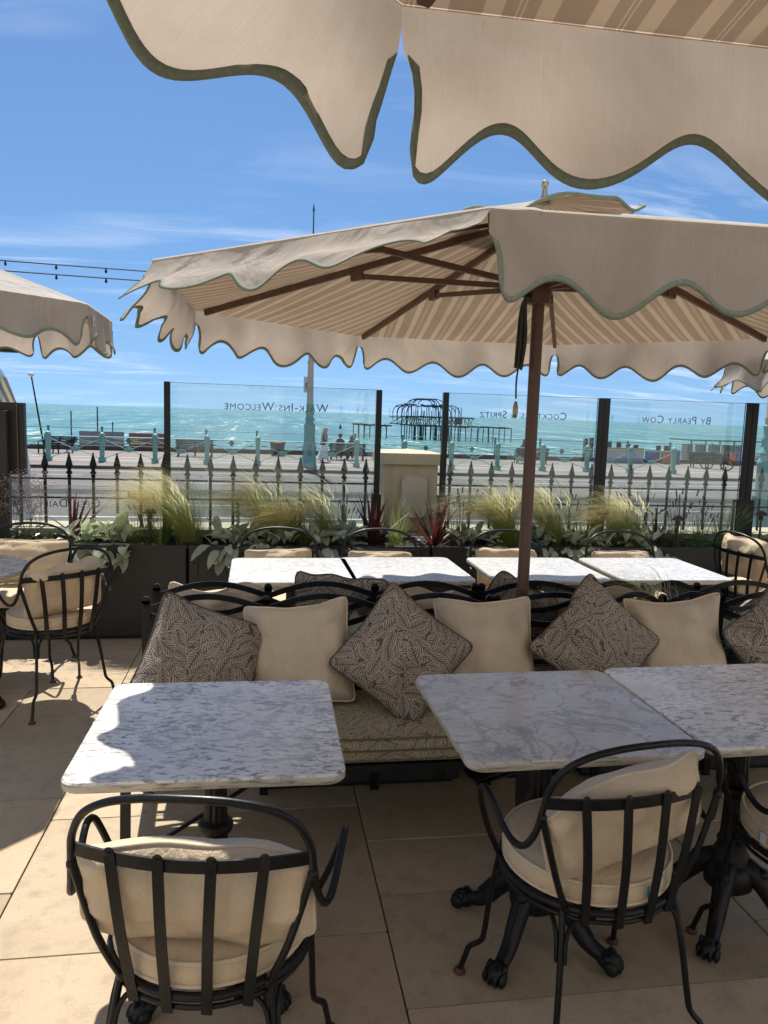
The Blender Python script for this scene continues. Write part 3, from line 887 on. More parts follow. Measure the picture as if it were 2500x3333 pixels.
def lamp_post(label, loc, sc=1.0):
    t = thing('lamp_post', label, 'lamp post', loc, 0, 'ornate seafront lamp posts')
    pr = [(0.37, 0), (0.37, 0.10), (0.34, 0.13), (0.33, 0.42), (0.30, 0.48), (0.265, 0.95), (0.245, 1.4), (0.245, 1.78), (0.26, 1.80), (0.26, 1.88), (0.235, 1.93), (0.185, 2.02), (0.16, 2.08), (0.245, 2.13), (0.20, 2.22), (0.155, 2.30), (0.20, 2.42), (0.20, 2.50), (0.17, 2.56), (0.165, 2.78), (0.19, 2.82), (0.16, 2.86)]
    MB().lathe([(r * sc, z * sc) for r, z in pr], 16).build('base', 'teal_paint', t, 45)
    MB().lathe([(0.155 * sc, 2.86 * sc), (0.15 * sc, 3.0 * sc), (0.17 * sc, 3.03 * sc), (0.15 * sc, 3.08 * sc), (0.13 * sc, 4.6 * sc), (0.15 * sc, 4.64 * sc), (0.15 * sc, 4.72 * sc), (0.115 * sc, 4.8 * sc), (0.085 * sc, 9.6 * sc), (0.12 * sc, 9.66 * sc), (0.06 * sc, 9.8 * sc)], 14).build('shaft', 'cream_paint', t, 45)
    MB().lathe([(0.06 * sc, 9.8 * sc), (0.10 * sc, 9.95 * sc), (0.035 * sc, 10.15 * sc), (0.03 * sc, 11.1 * sc), (0.06 * sc, 11.2 * sc), (0.005, 11.5 * sc)], 8).build('finial', 'teal_dark', t, 45)
    b = MB()
    for k in range(4):
        a = PI / 2 * k
        b.bbox(-0.09 * sc, 0.09 * sc, -0.30 * sc, -0.285 * sc, 0.52 * sc, 1.02 * sc, 0.004)
        M4 = Matrix.Rotation(a, 4, 'Z')
        n = len(b.v) - 32
        for q in range(n, len(b.v)): b.v[q] = tuple(M4 @ Vector(b.v[q]))
    b.build('base_panel', 'teal_dark', t, 0)
    return t
lp = lamp_post('tall ornate lamp post, turquoise base and cream shaft, beside the walking woman', (2.02, 34.95, PROM))
sg = MB().bbox(-0.30, 0.02, -0.012, 0.012, 3.35, 4.05, 0.004).build('sign_plate', 'tag_white', lp, 0)
place('sign_symbol', text_mesh('P', 0.42, 0.002, mat='banner_blue'), sg, (-0.14, -0.02, 3.5), (PI / 2, 0, 0))
lamp_post('closest ornate lamp post behind the glass at the right edge', (12.0, 16.9, ROAD), 0.93)

def prom_bench_meshes():
    sl = MB().bbox(-0.95, 0.95, -0.035, 0.035, -0.012, 0.012, 0.004).mesh('slat', 'bench_wood', 0)
    lg = MB()
    lg.bar([(0, 0.42, 0), (0, 0.40, 0.40), (0, -0.06, 0.42), (0, -0.18, 0.86)], 0.06, 0.05, (1, 0, 0))
    lg.bar([(0, 0.0, 0), (0, 0.02, 0.42)], 0.06, 0.05, (1, 0, 0))
    lg.bar([(0, 0.42, 0.40), (0, 0.42, 0.62), (0, -0.10, 0.64)], 0.05, 0.04, (1, 0, 0))
    return sl, lg.mesh('leg', 'bench_wood', 0)
slat_me, bleg_me = prom_bench_meshes()
def prom_bench(label, x, y, rz=0.0):
    t = thing('promenade_bench', label, 'bench', (x, y, PROM), rz, 'benches on the promenade')
    for sx in (-0.85, 0, 0.85): place('leg', bleg_me, t, (sx, 0, 0))
    for k in range(5): place('slat', slat_me, t, (0, 0.36 - k * 0.095, 0.44))
    for k in range(5): place('slat', slat_me, t, (0, -0.075 - k * 0.026, 0.50 + k * 0.088), (PI / 2 - 0.29, 0, 0))
prom_bench('dark slatted bench seen from behind, empty, left of the tall lamp post', -3.55, 41.0)
prom_bench('dark slatted bench with two people sitting on it', 4.40, 40.9)
prom_bench('dark slatted bench at the right with one person, half behind the parasol pole', 14.85, 41.4)
prom_bench('empty dark bench turned sideways near the right glass post', 24.9, 40.5, -0.9)
prom_bench('small dark bench end-on behind a railing post at the far left', -10.4, 41.5, 0.9)

def board(label, x0, x1, y, z0, z1, m, extra=None, legs=True):
    t = thing('advert_board', label, 'board', ((x0 + x1) / 2, y, PROM))
    w = (x1 - x0) / 2
    MB().bbox(-w, w, -0.03, 0.03, z0, z1, 0.006).build('panel', m, t, 0)
    if legs:
        for sx in (-1, 1): MB().box(sx * w * 0.9 - 0.04, sx * w * 0.9 + 0.04, 0.032, 0.10, 0, z1).build('leg', 'bench_wood', t, 0)
    if extra:
        for nm, (a, c, d, e), mm in extra:
            MB().bbox(a * w, c * w, -0.046, -0.034, z0 + (z1 - z0) * d, z0 + (z1 - z0) * e, 0.003).build(nm, mm, t, 0)
    return t
board('grey banner seen from behind on the railing, left of the red one', -10.7, -8.17, 47.4, -0.1, 0.97, 'banner_grey')
bo = board('faded red banner with mirrored lettering beside the black glass post', -7.9, -5.75, 47.4, -0.1, 0.93, 'banner_red', [('stripe', (-0.95, -0.5, 0.3, 0.8), 'banner_yellow')])
place('lettering', text_mesh('OLD LAGER', 0.30, 0.002, mat='banner_grey'), bo, (0.25, -0.045, 0.50), (PI / 2, 0, 0), (-1, 1, 1))
bo = board('pale banner with a yellow top band and writing, right of the thick glass post', 20.6, 23.0, 44.2, 0.0, 0.93, 'banner_pale', [('top_band', (-0.99, 0.99, 0.86, 0.995), 'banner_yellow')])
place('lettering', text_mesh('Signs', 0.32, 0.002, mat='ink'), bo, (0.35, -0.045, 0.50), (PI / 2, 0, 0))
board('dark blue poster board right of the pale banner', 23.15, 23.8, 44.2, 0.0, 0.85, 'banner_blue')
board('bright orange poster board between the blue boards', 24.2, 24.8, 44.2, 0.0, 0.82, 'banner_orange')
board('narrow slate blue board right of the orange poster', 24.85, 25.4, 44.2, 0.0, 0.85, 'banner_purple')
board('orange board half hidden by the right black glass post', 28.7, 29.15, 44.2, 0.0, 0.75, 'banner_orange')
board('purple board beside the right black glass post', 29.2, 29.8, 44.2, 0.0, 0.75, 'banner_purple')
for i, (x, h, l) in enumerate(((21.5, 1.3, 'left one of the pair just left of the thick glass post'), (22.0, 1.35, 'right one of the pair just left of the thick glass post'), (23.4, 1.15, 'leftmost of those behind the pale banner'), (23.9, 1.15, 'second from left behind the pale banner'),
                               (24.7, 1.0, 'third from left behind the pale banner'), (25.35, 0.95, 'at the right end of the pale banner'), (26.8, 0.95, 'left of the orange poster'), (27.5, 0.95, 'above the orange poster'))):
    o = MB().prism(rrect(0.27, 0.27, 0.05, 2), -3, h, 0.03).build('timber_post', 'wood_pile', None, 30, (x, 49.5 + 0.2 * (i % 3), PROM))
    tag(o, 'dark beach post, ' + l, 'post', 'timber posts on the beach')
kio = thing('glazed_kiosk', 'long flat-roofed glazed kiosk on the beach behind the right-hand bench', 'kiosk', (32.6, 52, -3.6))
MB().box(-2.8, 2.8, -1.5, 1.5, 4.02, 4.12).build('roof', 'teal_dark', kio, 0)
for i in range(6): MB().box(-2.78 + i * 1.1, -2.70 + i * 1.1, -1.45, -1.37, 1.0, 4.02).build('mullion', 'teal_dark', kio, 0)
for i in range(5): MB().box(-2.69 + i * 1.1, -1.69 + i * 1.1, -1.42, -1.40, 3.1, 4.0).build('pane', 'screen_glass', kio, 0)
MB().box(-2.7, 2.7, -1.35, 1.4, 0, 2.0).build('base_wall', 'louvre', kio, 0)
lv = MB().box(-2.7, 2.7, -0.012, 0.012, 0, 0.11).mesh('louvre', 'louvre', 0)
for k in range(9): place('louvre', lv, kio, (0, -1.48, 2.0 + k * 0.125), (0.5, 0, 0))
for i in range(5):
    MB().box(-2.4 + i * 1.05, -2.0 + i * 1.05, -0.4, 0.4, 2.0, 3.7).build('cabinet', 'banner_grey', kio, 0)

bi = thing('bicycle', 'bicycle parked by the right-hand promenade bench', 'bicycle', (24.75, 39.2, PROM), -0.75)
wh = MB().tube([(0.33 * math.cos(a), 0, 0.33 + 0.33 * math.sin(a)) for a in [2 * PI * k / 20 for k in range(20)]], 0.035, 6, True).mesh('wheel', 'rubber', 60)
place('wheel', wh, bi, (-0.52, 0, 0.03)); place('wheel', wh, bi, (0.52, 0, 0.03))
MB().tube([(-0.52, 0, 0.36), (-0.2, 0, 0.85), (0.38, 0, 0.85), (0.52, 0, 0.36)], 0.022, 6).tube([(-0.2, 0, 0.85), (0, 0, 0.32), (0.38, 0, 0.85)], 0.022, 6).tube([(-0.52, 0, 0.36), (0, 0, 0.32)], 0.018, 6).build('frame', 'wire_black', bi, 60)
MB().bbox(-0.34, -0.08, -0.06, 0.06, 0.92, 0.98, 0.02).tube([(-0.2, 0, 0.85), (-0.22, 0, 0.93)], 0.015, 6).build('saddle', 'rubber', bi, 30)
MB().tube([(0.38, 0, 0.85), (0.34, 0, 1.02), (0.34, -0.25, 1.06)], 0.015, 6).tube([(0.34, 0, 1.02), (0.34, 0.25, 1.06)], 0.015, 6).build('handlebar', 'wire_black', bi, 60)

ms = thing('leaning_mast', 'slender dark mast leaning left with a white ball on top', 'mast', (-13.55, 52, -3.5))
MB().tube([(0, 0, 0), (-1.0, 0, 6.75)], [0.075, 0.045], 6).build('pole', 'wire_black', ms, 60)
MB().blob((-1.01, 0, 6.87), (0.2, 0.2, 0.14), 8, 6).build('ball', 'tag_white', ms, 60)
for x, h, l in ((-11.75, 4.8, 'thin upright beach pole between the leaning mast and the grey banner'), (-10.2, 5.1, 'tallest thin beach pole behind the grey banner'), (-9.3, 4.2, 'short thin beach pole above the grey banner')):
    tag(MB().tube([(0, 0, 0), (0, 0, h)], 0.04, 5).build('beach_pole', 'wire_black', None, 60, (x, 50, -3.6)), l, 'pole')
bn = thing('litter_bin', 'small dark litter bin against the sea railing just left of the tall lamp post', 'bin', (0.75, 43.6, PROM))
MB().lathe([(0.34, 0), (0.36, 0.1), (0.40, 0.66), (0.42, 0.70)], 12).build('body', 'bench_wood', bn, 40)
MB().lathe([(0.44, 0.70), (0.44, 0.76), (0.2, 0.86)], 12).build('lid', 'bench_wood', bn, 40)

# festoon lights strung along the promenade lamp posts
for label, z0, z1, zz in (('upper string of festoon lights with dark bulbs across the sky', 7.25, 8.0, 0), ('lower string of festoon lights with dark bulbs across the sky', 6.85, 7.58, 1)):
    t = thing('festoon_string', label, 'string lights', (-14, 35, 0), 0, 'festoon lights')
    pts = []
    for k in range(33):
        u = k / 32
        pts.append((16.3 - 32 * u, 0, z0 + (z1 - z0) * u - 0.55 * (u * (1 - u)) + zz * 0.0))
    MB().tube(pts, 0.026, 4).build('cable', 'wire_black', t, 60)
    bm_ = MB().tube([(0, 0, 0), (0, 0, -0.07)], 0.035, 5).blob((0, 0, -0.13), (0.06, 0.06, 0.08), 6, 4).mesh('bulb', 'wire_black', 60)
    for k in range(1, 32, 2): place('bulb', bm_, t, pts[k])

# ------------------------------------------------------------------ the hotel front that the terrace belongs to (behind the viewer; it mirrors in the glass and bounces light)
ht = thing('hotel_front', 'pale rendered hotel front with tall sash windows behind the terrace', 'building', (1.0, -3.9, ROAD))
wy = MB().box(-16, 16, -0.6, 0.0, 0, 15.0)
wy.build('facade', 'hotel_render', ht, 0)
for fl in range(4):
    for i in range(9):
        x = -13.2 + i * 3.3; z = 2.0 + fl * 3.5
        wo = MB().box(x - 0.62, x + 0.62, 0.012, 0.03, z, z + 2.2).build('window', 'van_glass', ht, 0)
        MB().box(x - 0.74, x - 0.63, 0.004, 0.09, z - 0.05, z + 2.3).box(x + 0.63, x + 0.74, 0.004, 0.09, z - 0.05, z + 2.3).box(x - 0.629, x + 0.629, 0.004, 0.09, z + 2.2, z + 2.3).box(x - 0.629, x + 0.629, 0.031, 0.06, z + 1.06, z + 1.12).build('frame', 'tag_white', wo, 0)
        MB().box(x - 0.8, x + 0.8, 0.004, 0.16, z - 0.16, z - 0.052).build('sill', 'tag_white', wo, 0)
MB().box(-16, 16, 0.004, 0.35, 14.4, 14.75).build('cornice', 'tag_white', ht, 0)
# ------------------------------------------------------------------ terrace edge: low wall, pillar, spear railings, glass screens, van
WY = 6.5
wl = thing('boundary_wall', 'low cream rendered wall with pale coping below the black railings', 'wall', (1.5, WY, ROAD))
MB().box(-9, 9, -0.16, 0.16, 0, 1.56).build('wall_face', 'stucco', wl, 0)
for i in range(12):
    MB().bbox(-9 + 1.5 * i + 0.004, -7.5 + 1.5 * i - 0.004, -0.21, 0.21, 1.562, 1.65, 0.012).build('coping_stone', 'stucco', wl, 30)

pil = thing('gate_pillar', 'cream rendered pillar with a shallow capped top and a rounded blank panel', 'pillar', (1.215, WY, 0.63))
MB().bbox(-0.225, 0.225, -0.225, 0.225, 0, 0.56, 0.006).build('shaft', 'stucco', pil, 0)
cap = MB()
cap.prism(rrect(0.53, 0.53, 0.01, 1), 0.561, 0.655, 0.006)
cap.add([(-0.262, -0.262, 0.655), (0.262, -0.262, 0.655), (0.262, 0.262, 0.655), (-0.262, 0.262, 0.655), (0, 0, 0.682)], [(0, 1, 4), (1, 2, 4), (2, 3, 4), (3, 0, 4)])
cap.build('cap', 'stucco', pil, 0)
sgn = thing('wall_panel', 'blank cream lozenge-shaped panel mounted in front of the pillar', 'panel', (1.235, 6.245, 0.765))
MB().prism(rrect(0.205, 0.345, 0.055, 6), -0.012, 0.012, 0.004, lambda p: (p[0], p[2], p[1] + 0.165)).build('plate', 'panel_cream', sgn, 30)
rim = [(p[0], -0.014, p[1] + 0.165) for p in rrect(0.207, 0.347, 0.056, 6)]
MB().tube(rim, 0.006, 6, True).build('rim', 'tag_white', sgn, 60)

def spear_meshes():
    b = MB()
    b.lathe([(0.0125, 0), (0.0125, 0.385)], 6)
    bar = b.mesh('bar', 'iron', 60)
    h = MB()
    h.lathe([(0.0125, 0.385), (0.020, 0.392), (0.012, 0.402), (0.024, 0.418), (0.026, 0.425), (0.013, 0.442), (0.018, 0.452), (0.031, 0.472), (0.027, 0.492), (0.013, 0.545), (0.006, 0.572), (0.009, 0.578), (0.002, 0.588)], 8)
    return bar, h.mesh('spear_head', 'iron', 50)
bar_me, spear_me = spear_meshes()
def spear_fence(label, x0, n, lo, hi):
    t = thing('spear_railing', label, 'railing', (x0, WY, 0.632))
    for i in range(n):
        o = place('bar', bar_me, t, (i * 0.1855, 0, 0))
        place('spear_head', spear_me, o)
    w = (n - 1) * 0.1855
    MB().bbox(lo, w + hi, -0.019, 0.019, 0.366, 0.380, 0.003).build('top_rail', 'iron', t, 0)
    MB().bbox(lo, w + hi, -0.019, 0.019, 0.212, 0.226, 0.003).build('lower_rail', 'iron', t, 0)
spear_fence('black iron railing with spear heads left of the cream pillar', -3.59, 25, -0.1, 0.115)
spear_fence('black iron railing with spear heads right of the cream pillar', 1.60, 27, -0.155, 0.2)

GY = 5.95
def glass_post(label, x, w, z1, sleeve):
    t = thing('screen_post', label, 'post', (x, GY, 0.0), 0, 'black posts of the glass screen')
    MB().bbox(-w / 2, w / 2, -0.024, 0.024, 0.0, z1, 0.004).build('upright', 'iron', t, 0)
    MB().bbox(-w / 2 - sleeve, w / 2 + sleeve, -0.034, 0.034, 0.0, 0.975, 0.004).build('sleeve', 'iron', t, 0)
    if w > 0.06: MB().box(-0.006, 0.006, -0.027, -0.0242, 0.98, z1 - 0.004).build('joint_strip', 'iron_dark', t, 0)
glass_post('slim black screen post left of the walk-ins lettering', -0.715, 0.044, 1.79, 0.012)
glass_post('slim black screen post just left of the cream pillar', 0.875, 0.044, 1.785, 0.014)
glass_post('slim black screen post just right of the cream pillar', 1.405, 0.044, 1.785, 0.014)
glass_post('thick double black screen post right of the parasol pole', 2.72, 0.095, 1.785, 0.012)
glass_post('thick double black screen post at the right edge', 4.035, 0.105, 1.79, 0.03)
def pane(label, x0, x1, z0, z1, y, text=None, tx=0, tz=0, ts=0.07):
    t = thing('glass_pane', label, 'glass', ((x0 + x1) / 2, y, 0.0))
    w = (x1 - x0) / 2
    MB().box(-w, w, -0.004, 0.004, z0, z1).build('pane', 'screen_glass', t, 0)
    MB().box(-w, w, -0.0045, 0.0045, z1 + 0.0005, z1 + 0.004).build('top_edge', 'glass_edge', t, 0)
    if text:
        place('lettering', text_mesh(text, ts, 0.0005, True, 'lettering', 1.12), t, (tx - (x0 + x1) / 2, 0.0055, tz), (PI / 2, 0, PI))
pane('tall glass pane lettered Walk-Ins Welcome in reverse', -0.692, 0.852, 0.64, 1.782, GY, 'Walk-Ins Welcome', 0.093, 1.60, 0.088)
pane('tall glass pane lettered Cocktails & Spritz in reverse', 1.428, 2.671, 0.64, 1.78, GY, 'Cocktails & Spritz', 2.05, 1.60, 0.083)
pane('tall glass pane lettered By Pearly Cow in reverse', 2.769, 3.98, 0.64, 1.782, GY, 'By Pearly Cow', 3.37, 1.60, 0.088)
pane('tall glass pane cut off by the right edge', 4.09, 5.6, 0.64, 1.785, GY)
pane('low glass pane lettered in reverse at the far left', -2.6, -0.742, 0.64, 1.0, GY - 0.012, 'Open Daily', -1.42, 0.845, 0.085)
pane('low glass pane below the walk-ins lettering', -0.688, 0.846, 0.64, 0.985, GY - 0.03)
pane('low glass pane below the cocktails lettering', 1.434, 2.655, 0.64, 0.965, GY - 0.03)
pane('low glass pane below the By Pearly Cow lettering', 2.785, 3.945, 0.64, 0.955, GY - 0.03)

# ambulance at the kerb, only its rear corner in the frame
van = thing('ambulance', 'white ambulance with red and yellow chevrons on its rear, at the left edge', 'van', (-2.56, 8.05, ROAD))
def van_sec(zz):
    """half width of the body at height zz"""
    if zz < 1.9: return 0.98
    t_ = (zz - 1.9) / 1.15
    return 0.98 - 0.20 * t_ - 0.28 * max(0.0, (t_ - 0.72) / 0.28) ** 2
zs = [0.42, 0.9, 1.5, 1.9, 2.2, 2.5, 2.75, 2.92, 3.0, 3.05]
def van_ring(x, dx):
    return [(x - dx * max(0, z - 1.9) ** 1.5, van_sec(z), z) for z in zs] + [(x - dx * max(0, z - 1.9) ** 1.5, -van_sec(z), z) for z in reversed(zs)]
vb = MB()
rings = [van_ring(0, 0.16), van_ring(-0.06, 0.14), van_ring(-5.2, 0.0)]
n = len(rings[0])
vb.add([p for r in rings for p in r], [(r * n + i, r * n + (i + 1) % n, (r + 1) * n + (i + 1) % n, (r + 1) * n + i) for r in range(2) for i in range(n)] + [tuple(reversed(range(n))), tuple(2 * n + i for i in range(n))])
vb.build('body', 'van_white', van, 40)
def rear_x(z): return 0.012 - 0.16 * max(0, z - 1.9) ** 1.5
def chev(z0, z1, mats):
    k = 0
    for i in range(10):
        for sgn_ in (1, -1):
            y0 = sgn_ * i * 0.125
            pts = []
            for (yy, zz) in ((y0, z0), (y0 + sgn_ * 0.122, z0), (y0 + sgn_ * 0.122 - sgn_ * 0.17, z1), (y0 - sgn_ * 0.17, z1)):
                lim = van_sec(zz) - 0.015
                yy = max(0.004, min(lim, yy * sgn_)) * sgn_
                pts.append((rear_x(zz), yy, zz))
            if abs(pts[1][1] - pts[0][1]) + abs(pts[2][1] - pts[3][1]) < 0.02: continue
            b = MB().add(pts, [(0, 1, 2, 3)])
            b.build('chevron', mats[i % 2], van, 0)
chev(2.62, 2.88, ('van_red', 'van_yellow'))
chev(2.28, 2.59, ('van_yellow', 'van_red'))
chev(0.55, 1.35, ('van_red', 'van_yellow'))
for s in (-1, 1):
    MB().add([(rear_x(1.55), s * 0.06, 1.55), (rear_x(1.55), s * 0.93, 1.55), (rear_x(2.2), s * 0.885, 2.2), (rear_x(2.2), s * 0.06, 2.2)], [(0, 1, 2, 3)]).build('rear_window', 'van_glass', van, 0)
MB().tube([(-0.25, 0.5, 3.05), (-0.2, 0.52, 3.16), (-0.12, 0.6, 3.2)], 0.03, 6).bbox(-0.2, 0.02, 0.5, 0.74, 3.14, 3.24, 0.02).build('work_light', 'rubber', van, 40)
MB().bbox(-0.05, 0.09, -0.95, 0.95, 0.32, 0.50, 0.03).build('bumper', 'rubber', van, 30)
for x in (-0.95, -4.2):
    for s in (-1, 1):
        MB().lathe([(0.30, -0.11), (0.35, -0.09), (0.35, 0.09), (0.30, 0.11)], 20).build('wheel', 'rubber', van, 40, (x, s * 0.86, 0.35), (PI / 2, 0, 0))

# brown menu board on a post inside the glass, far left
mbd = thing('menu_board', 'dark brown stitched board on a slim post at the left edge', 'sign', (-1.765, 5.66, 0.0))
MB().bbox(-0.075, 0.02, -0.035, 0.035, 0.0, 1.545, 0.005).build('post', 'brown_post', mbd, 0)
MB().bbox(-0.72, 0.075, 0.05, 0.10, 1.10, 1.60, 0.004).build('panel', 'brown_board', mbd, 0)
MB().bbox(0.076, 0.112, 0.045, 0.105, 1.10, 1.60, 0.004).build('edge_strip', 'brown_post', mbd, 0)
st = MB()
for k in range(26): st.box(0.063, 0.066, 0.0475, 0.0496, 1.112 + k * 0.0186, 1.122 + k * 0.0186)
st.build('stitching', 'stitch', mbd, 0)
MB().box(-0.02, 0.0, 0.035, 0.05, 1.3, 1.36).build('bracket', 'iron', mbd, 0)

# planter troughs along the glass
PT = 0.66
def planter(label, x0, x1, y0, y1, h, group='planter boxes along the glass'):
    t = thing('planter_box', label, 'planter', ((x0 + x1) / 2, (y0 + y1) / 2, 0), 0, group)
    w, d = (x1 - x0) / 2, (y1 - y0) / 2
    MB().bbox(-w, w, -d, -d + 0.02, 0.03, h - 0.02, 0.002).bbox(-w, w, d - 0.02, d, 0.03, h - 0.02, 0.002).bbox(-w, -w + 0.02, -d + 0.021, d - 0.021, 0.03, h - 0.02, 0.002).bbox(w - 0.02, w, -d + 0.021, d - 0.021, 0.03, h - 0.02, 0.002).build('body', 'planter_metal', t, 0)
    MB().bbox(-w - 0.004, w + 0.004, -d - 0.006, -d + 0.03, h - 0.02, h, 0.003).bbox(-w - 0.004, w + 0.004, d - 0.03, d + 0.006, h - 0.02, h, 0.003).bbox(-w - 0.004, -w + 0.03, -d + 0.031, d - 0.031, h - 0.02, h, 0.003).bbox(w - 0.03, w + 0.004, -d + 0.031, d - 0.031, h - 0.02, h, 0.003).build('rim', 'planter_metal', t, 0)
    for x in (-w + 0.035, w - 0.035):
        MB().bbox(x - 0.03, x + 0.03, -d - 0.008, -d - 0.0005, 0.03, h - 0.022, 0.002).build('corner_plate', 'planter_metal', t, 0)
        if h > 0.6:
            for z in (0.12, h - 0.12): MB().lathe([(0.008, 0), (0.007, 0.004), (0.002, 0.006)], 8).build('rivet', 'iron', t, 40, (x, -d - 0.008, z), (PI / 2, 0, 0))
    MB().box(-w + 0.021, w - 0.021, -d + 0.021, d - 0.021, h - 0.12, h - 0.045).build('soil', 'soil', t, 0)
    MB().box(-w + 0.02, w - 0.02, -d + 0.03, d - 0.03, 0.0, 0.03).build('plinth', 'iron_dark', t, 0)
    return t
edges = [(-3.0, -1.78, 'leftmost dark metal planter box, behind the round table'), (-1.765, -0.52, 'dark metal planter box behind the left-hand garden chair'), (-0.505, 1.195, 'dark metal planter box behind the two pushed-together far tables'),
         (1.21, 2.025, 'short dark metal planter box right of the pillar'), (2.04, 3.62, 'dark metal planter box behind the far right tables'), (3.635, 5.2, 'dark metal planter box cut off by the right edge')]
for x0, x1, l in edges: planter(l, x0, x1, 5.36, 5.84, PT)
# ------------------------------------------------------------------ parasols
def parasol(label, loc, R, ze, zc, phase, lobes, tilt, seed, n=8, pole_r=0.026, cord=False, maker_tag=None, cap=True, dk=1.0):
    t = thing('parasol', label, 'parasol', loc, 0, 'striped cream parasols')
    rd = random.Random(seed)
    V = [Vector((R * math.cos(phase - i * 2 * PI / n), R * math.sin(phase - i * 2 * PI / n), 0)) for i in range(n)]
    rv = 0.17
    side = (V[1] - V[0]).length
    apo = R * math.cos(PI / n)
    def surf(i, u, q, dz):
        r = rv + (1 - rv) * q
        p = V[i].lerp(V[(i + 1) % n], u) * r
        z = ze + (zc - ze) * (1 - r) - 0.028 * (R / 1.6) * math.sin(PI * u) * math.sin(PI * min(1, r)) ** 0.7
        return (p.x, p.y, z + dz)
    def uvf(u, q):
        r = rv + (1 - rv) * q
        return ((u - 0.5) * side * r, r * apo)
    for i in range(n):
        MB().grid(lambda u, q: surf(i, 1 - u, q, 0.004), 8, 8, uvf).build('canopy_panel', 'canvas_white', t, 180)
        MB().grid(lambda u, q: surf(i, u, q, -0.004), 8, 8, uvf).build('lining_panel', 'striped_lining', t, 180)
    # valances, each with its bound hem
    for i in range(n):
        a, b = V[i], V[(i + 1) % n]
        ex = (b - a).normalized()
        nr = Vector(((a + b) / 2)).normalized()
        tl = tilt[i] if isinstance(tilt[i], tuple) else (tilt[i], tilt[i])
        ph = [rd.uniform(0, 6.28) for _ in range(4)]
        amp = 0.012 + 0.016 * rd.random()
        def drop(u):
            e = min(u, 1 - u) * side
            rr = 0.055
            cut = rr - math.sqrt(max(0.0, rr * rr - (rr - e) ** 2)) if e < rr else 0.0
            return (0.180 + 0.037 * math.cos(2 * PI * lobes * u)) * (1 + 0.05 * math.sin(9 * u + ph[3])) * dk - cut * 1.1
        def vpos(u, q, off=0.0, extra=0.0):
            d = drop(u) * q + extra
            s = d / 0.22
            ins = 0.026 * max(0.0, min(1.0, (s - 0.27) / 0.30)) ** 0.45
            edge = ins * ((1 - u) ** 6 - u ** 6)
            base = a.lerp(b, u) + ex * edge
            th = R_(tl[0] + (tl[1] - tl[0]) * u * u) * (min(1.0, 0.55 + s * 0.8) if tl[0] > 40 and loc[1] > 1 else max(0.0, min(1.0, (s - 0.12) / 0.6))) + 0.10 * math.sin(7 * u + ph[0]) * s
            rip = amp * s * (math.sin(2 * PI * lobes * u * 0.5 + ph[1]) + 0.6 * math.sin(2 * PI * (lobes + 1) * u + ph[2]))
            cf = max(0.0, min(1.0, max(min(u, 1 - u) * side / 0.14, (s - 0.30) / 0.45)))   # neighbours stay sewn together at the corner
            if abs(tl[0] + (tl[1] - tl[0]) * u * u) < 25: th *= cf; rip *= cf
            p = base + nr * (math.sin(th) * d + rip + off) + Vector((0, 0, -math.cos(th) * d))
            return (p.x, p.y, p.z + ze)
        nu = 14 * lobes
        vo = MB().grid(lambda u, q: vpos(u, q), nu, 6, lambda u, q: (u * side, q * 0.2)).build('valance', 'canvas', t, 180)
        # hem path: down one end, along the scallops, up the other
        path = [(0.0, q / 8) for q in range(3, 8)] + [(k / (nu * 2), 1.0) for k in range(nu * 2 + 1)] + [(1.0, q / 8) for q in range(7, 2, -1)]
        hb = MB(); vs = []
        wd = 0.0125
        for (u, q) in path:
            if 0 < u < 1: u2, q2, e2 = u, q, -wd
            else: u2, q2, e2 = (u + (wd / side if u == 0 else -wd / side)), q, 0
            for off in (-0.0028, 0.0028):
                vs.append(vpos(u, q, off, 0.0015 if 0 < u < 1 else 0)); vs.append(vpos(u2, q2, off, e2))
        fs = []
        for k in range(len(path) - 1):
            o, p = k * 4, k * 4 + 4
            fs += [(o, o + 1, p + 1, p), (o + 2, p + 2, p + 3, o + 3), (o, p, p + 2, o + 2), (o + 1, o + 3, p + 3, p + 1)]
        hb.add(vs, fs).build('binding', 'binding', vo, 180)
    # ribs and struts
    run_z = ze + (zc - ze) * 0.22
    for i in range(n):
        d = V[i].normalized()
        s = Vector((-d.y, d.x, 0))
        p0, p1 = d * 0.05 + Vector((0, 0, zc - 0.045)), d * (R - 0.05) + Vector((0, 0, ze - 0.012))
        MB().bar([p0, p1], 0.020, 0.028, s).build('rib', 'teak', t, 0)
        f = 0.50
        j = p0.lerp(p1, f) + Vector((0, 0, -0.03))
        q0 = d * 0.05 + Vector((0, 0, run_z))
        st_ = MB().bar([q0, j], 0.018, 0.022, s).build('strut', 'teak', t, 0)
        MB().bar([j - d * 0.025 + Vector((0, 0, 0.008)), j + d * 0.03 + Vector((0, 0, 0.0))], 0.030, 0.046, s).build('bracket', 'teak', st_, 0)
    MB().tube([(0, 0, 0.02), (0, 0, zc - 0.02)], pole_r, 14).build('pole', 'teak', t, 60)
    MB().lathe([(pole_r + 0.004, run_z - 0.075), (0.05, run_z - 0.07), (0.052, run_z), (0.045, run_z + 0.014)], 16).build('runner', 'teak', t, 40)
    MB().lathe([(pole_r + 0.004, zc - 0.09), (0.05, zc - 0.085), (0.052, zc - 0.03), (0.03, zc - 0.02)], 16).build('crown_hub', 'teak', t, 40)
    MB().bbox(-0.22, 0.22, -0.06, 0.06, 0.0, 0.05, 0.008).lathe([(0.05, 0.05), (0.034, 0.07), (0.034, 0.36), (0.03, 0.37)], 14).build('base', 'iron', t, 30)
